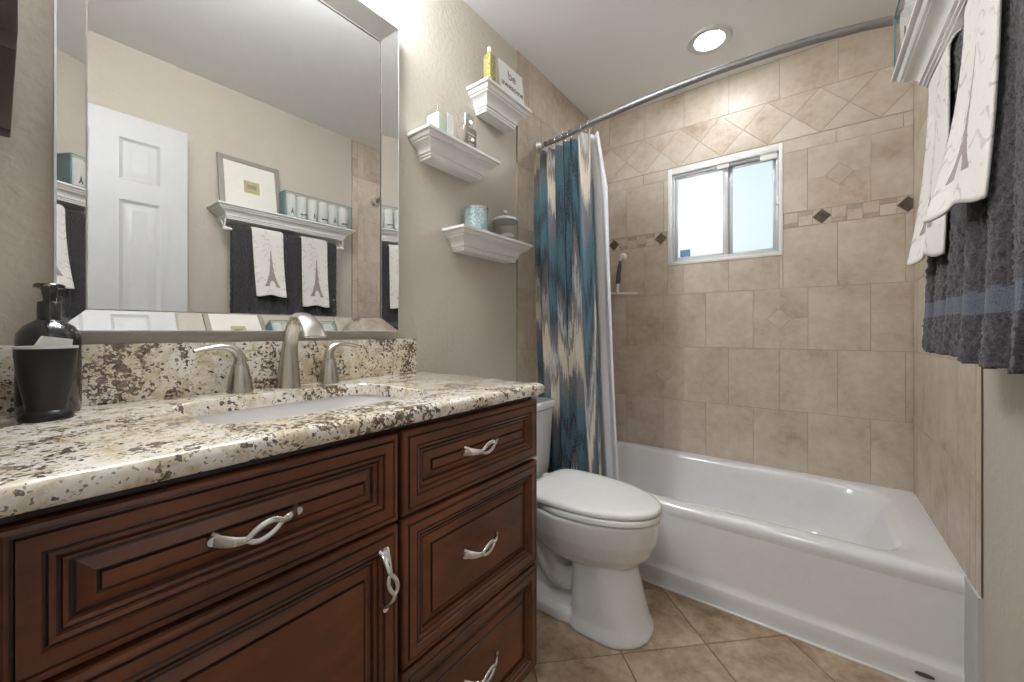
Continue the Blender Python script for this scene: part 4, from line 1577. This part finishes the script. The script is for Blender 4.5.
tmx, tmy = 0.1385, 0.0515
tm = thing('tumbler', (tmx, tmy, CT1), 'dark bronze footed tumbler in front of the black soap pump', 'tumbler')
bm = bmesh.new()
k_ = 1.07
lathe(bm, tmx, tmy, [(r * k_, CT1 + z * 1.02) for r, z in [(0.0290, 0), (0.0298, 0.004), (0.0285, 0.010), (0.0225, 0.016), (0.0225, 0.021), (0.026, 0.045), (0.0305, 0.075), (0.0325, 0.097), (0.0325, 0.101), (0.0333, 0.103), (0.0333, 0.112), (0.0338, 0.118), (0.0318, 0.118), (0.030, 0.095), (0.022, 0.030)]], 44)
obj('cup', bm, M['bronze'], tm, smooth=40)
bm = bmesh.new()
lathe(bm, tmx, tmy, [(r * k_, CT1 + z * 1.02) for r, z in [(0.0337, 0.1165), (0.0343, 0.1185), (0.0335, 0.1205), (0.0315, 0.1195)]], 44, False, False)
obj('rim', bm, M['alu'], tm, smooth=60)['label'] = 'bright rim'
bm = bmesh.new()
pts = [(-0.016, 0.045), (0.022, 0.045), (0.0285, 0.134), (-0.006, 0.140), (-0.0145, 0.122)]
loft(bm, [[(tmx - 0.004, tmy + a, CT1 + b) for a, b in pts], [(tmx + 0.014, tmy + a, CT1 + b) for a, b in pts]])
tag(obj('floss_box', bm, M['paper'], None, (tmx, tmy, CT1 + 0.045)), 'small white block sticking out of the dark tumbler', 'box')

# picture on the rear wall by the mirror
dk = thing('wall_picture', (0.22, YR, 1.40), 'dark wood picture frame on the rear wall left of the mirror', 'picture')
bm = bmesh.new()
for x0, x1, z0, z1 in ((0.012, 0.06, 1.40, 1.92), (0.375, 0.422, 1.40, 1.92), (0.06, 0.375, 1.40, 1.448), (0.06, 0.375, 1.872, 1.92)):
    box(bm, x0, x1, YR + 0.001, 0.0155, z0, z1, 0.002)
obj('frame', bm, M['darkwood'], dk)
bm = bmesh.new()
box(bm, 0.058, 0.377, YR + 0.001, YR + 0.012, 1.446, 1.874)
obj('picture_panel', bm, M['mat'], dk)

# ------------------------------------------------------------------ shower rod, rings, curtain, liner
RODZ = 2.030
ROD = [(0.006, 1.742), (0.15, 1.727), (0.32, 1.692), (0.58, 1.657), (0.78, 1.644), (0.95, 1.643), (1.13, 1.657), (1.26, 1.680), (1.375, 1.712), (1.505, 1.742)]


def rody(x): return lerp_tab(ROD, x)


rd = thing('curtain_rod', (0.75, 1.69, RODZ), 'curved steel shower curtain rod across the bathtub alcove', 'curtain rod')
bm = bmesh.new()
tube(bm, bez([(x, y, RODZ) for x, y in ROD], 60), 0.0135, 16)
obj('rod', bm, M['rod'], rd, smooth=60)
for xx, sg in ((0.0095, 1), (W - 0.001, -1)):
    bm = bmesh.new()
    loft(bm, [circ((xx, 1.742, RODZ), 0.036, 28, 'x'), circ((xx + sg * 0.006, 1.742, RODZ), 0.036, 28, 'x'), circ((xx + sg * 0.014, 1.742, RODZ), 0.028, 28, 'x'), circ((xx + sg * 0.03, 1.739, RODZ), 0.020, 28, 'x'), circ((xx + sg * 0.045, 1.736, RODZ), 0.0165, 28, 'x')])
    obj('flange', bm, M['chrome'], rd, smooth=50)

cloth_top = RODZ - 0.035
ring_proto = None
NR = 8
ords = ['first', 'second', 'third', 'fourth', 'fifth', 'sixth', 'seventh', 'eighth']
for k in range(NR):
    x = 0.045 + 0.285 * k / (NR - 1)
    if ring_proto is None:
        rp = thing('curtain_ring', (x, rody(x), RODZ), 'first', 'curtain ring', 'rings on the curtain rod')
        bm = bmesh.new()
        tube(bm, [(x, rody(x) + 0.021 * math.cos(a), RODZ - 0.006 + 0.022 * math.sin(a)) for a in [2 * PI * i / 24 for i in range(24)]], 0.0019, 8, closed=True)
        obj('hook_wire', bm, M['chrome'], rp, smooth=60)
        bm = bmesh.new()
        for q in range(4):
            a = PI / 2 + (q - 1.5) * 0.4
            p = (x, rody(x) + 0.0165 * math.cos(a), RODZ + 0.0165 * math.sin(a))
            bmesh.ops.create_icosphere(bm, subdivisions=2, radius=0.0032, matrix=Matrix.Translation(p))
        obj('roller_balls', bm, M['chrome'], rp, smooth=60)
        ring_proto = rp
        r_o = rp
    else:
        r_o = copy_tree(ring_proto)
        r_o.location = (x, rody(x), RODZ)
    r_o['label'] = ords[k] + ' steel ring on the curtain rod counted from the mirror wall' if k < NR - 1 else 'last steel ring on the curtain rod at the liner edge of the curtain'


def curtain(name, mat, xt, xb, yof, yb, z0, z1, nfold, amp0, amp1, nx, nz, cloth, seed, label, cat):
    bm = bmesh.new()
    uvl = bm.loops.layers.uv.new('UVMap')
    rnd = random.Random(seed)
    ph = [rnd.uniform(-0.5, 0.5) for _ in range(6)]
    rows = []
    for j in range(nz + 1):
        h = j / nz            # 0 top, 1 bottom
        z = z1 + (z0 - z1) * h
        row = []
        for i in range(nx + 1):
            s = i / nx
            a_ = xt[0] + (xb[0] - xt[0]) * h
            b_ = xt[1] + (xb[1] - xt[1]) * (0.45 * min(1, h / 0.15) + 0.55 * h ** 2.0 if name == 'curtain_liner' else h ** 0.8)
            warp = s + 0.018 * math.sin(2 * PI * 2 * s + ph[0] * 4) + 0.008 * math.sin(2 * PI * 3 * s + 3 * h + ph[1])
            th = 2 * PI * nfold * warp + ph[2] + 0.35 * math.sin(2.2 * h + ph[3] * 5)
            am = (amp0 + (amp1 - amp0) * min(1, h * 1.6)) * (0.75 + 0.35 * math.sin(2 * PI * 1.3 * s + ph[4] * 6))
            sw = 0.45 * am * math.sin(2 * th)
            x = a_ + (b_ - a_) * s + sw * 0.35
            yc = (rody(min(max(x, 0.01), 1.4)) + yof) * (1 - h ** 0.7) + yb * (h ** 0.7)
            y = yc + am * math.sin(th)
            if h < 0.04: z_ = z - 0.006 * (1 - math.cos(2 * PI * NR * s)) * (1 - h / 0.04)
            else: z_ = z
            row.append((bm.verts.new((x, y, z_)), s * cloth, z_))
        rows.append(row)
    for a, b in zip(rows[:-1], rows[1:]):
        for i in range(nx):
            f = bm.faces.new((a[i][0], b[i][0], b[i + 1][0], a[i + 1][0]))
            for lp, sr in zip(f.loops, (a[i], b[i], b[i + 1], a[i + 1])): lp[uvl].uv = (sr[1], sr[2])
    o = obj(name, bm, mat, None, ((xt[0] + xb[1]) / 2, yb, z0), smooth=180, recalc=False)
    sd = o.modifiers.new('solid', 'SOLIDIFY')
    sd.thickness = 0.0012
    sd.offset = 0
    return tag(o, label, cat)


curtain('shower_curtain', M['ikat'], (0.004, 0.345), (0.115, 0.435), -0.012, 1.6225, 0.09, cloth_top, 7, 0.029, 0.028, 280, 60, 1.35, 4, 'teal, grey and cream flame-patterned shower curtain bunched beside the toilet tank', 'curtain')
curtain('curtain_liner', M['liner'], (0.06, 0.362), (0.13, 0.455), 0.030, 1.765, 0.20, cloth_top, 6, 0.014, 0.016, 150, 40, 1.0, 9, 'white shower curtain liner hanging inside the tub behind the patterned curtain', 'curtain')

# ------------------------------------------------------------------ squeegee on the window wall
sq = thing('squeegee', (0.19, YB, 1.30), 'white squeegee with a grey grip hanging on the tiled wall left of the window', 'squeegee')
bm = bmesh.new()
tube(bm, [(0.06, YB - 0.028, 1.303), (0.19, YB - 0.030, 1.292), (0.31, YB - 0.028, 1.283)], 0.006, 10, flat=[(0.008, 0.005)] * 3)
obj('blade', bm, M['ivory'], sq, smooth=50)
bm = bmesh.new()
tube(bm, bez([(0.182, YB - 0.030, 1.296), (0.183, YB - 0.032, 1.325), (0.187, YB - 0.032, 1.36)], 10), [0.011 - 0.0003 * i for i in range(11)], 12)
hd = obj('handle', bm, M['ivory'], sq, smooth=60)
bm = bmesh.new()
tube(bm, bez([(0.186, YB - 0.032, 1.355), (0.190, YB - 0.034, 1.41), (0.197, YB - 0.030, 1.478)], 12), [0.011, 0.0125, 0.0135, 0.014, 0.014, 0.0135, 0.013, 0.013, 0.0125, 0.012, 0.012, 0.011, 0.010], 14)
obj('grip', bm, M['rubber'], hd, smooth=60)['label'] = 'grey grip'
bm = bmesh.new()
tube(bm, [(0.197, YB - 0.030 + 0.012 * math.cos(a), 1.488 + 0.013 * math.sin(a)) for a in [2 * PI * i / 16 for i in range(16)]], 0.003, 8, closed=True)
obj('hanging_loop', bm, M['rubber'], sq, smooth=60)
hk = thing('suction_hook', (0.205, YB, 1.52), 'white suction hook on the tiled wall above the squeegee grip', 'hook')
bm = bmesh.new()
tube(bm, [(0.205, YB + 0.0005, 1.525), (0.205, YB - 0.006, 1.525), (0.205, YB - 0.012, 1.525)], [0.026, 0.022, 0.012], 20)
obj('suction_cup', bm, M['ivory'], hk, smooth=50)
bm = bmesh.new()
tube(bm, bez([(0.205, YB - 0.012, 1.525), (0.204, YB - 0.022, 1.518), (0.201, YB - 0.026, 1.502), (0.199, YB - 0.034, 1.499), (0.199, YB - 0.042, 1.508)], 16), 0.0045, 10)
obj('hook_arm', bm, M['ivory'], hk, smooth=60)
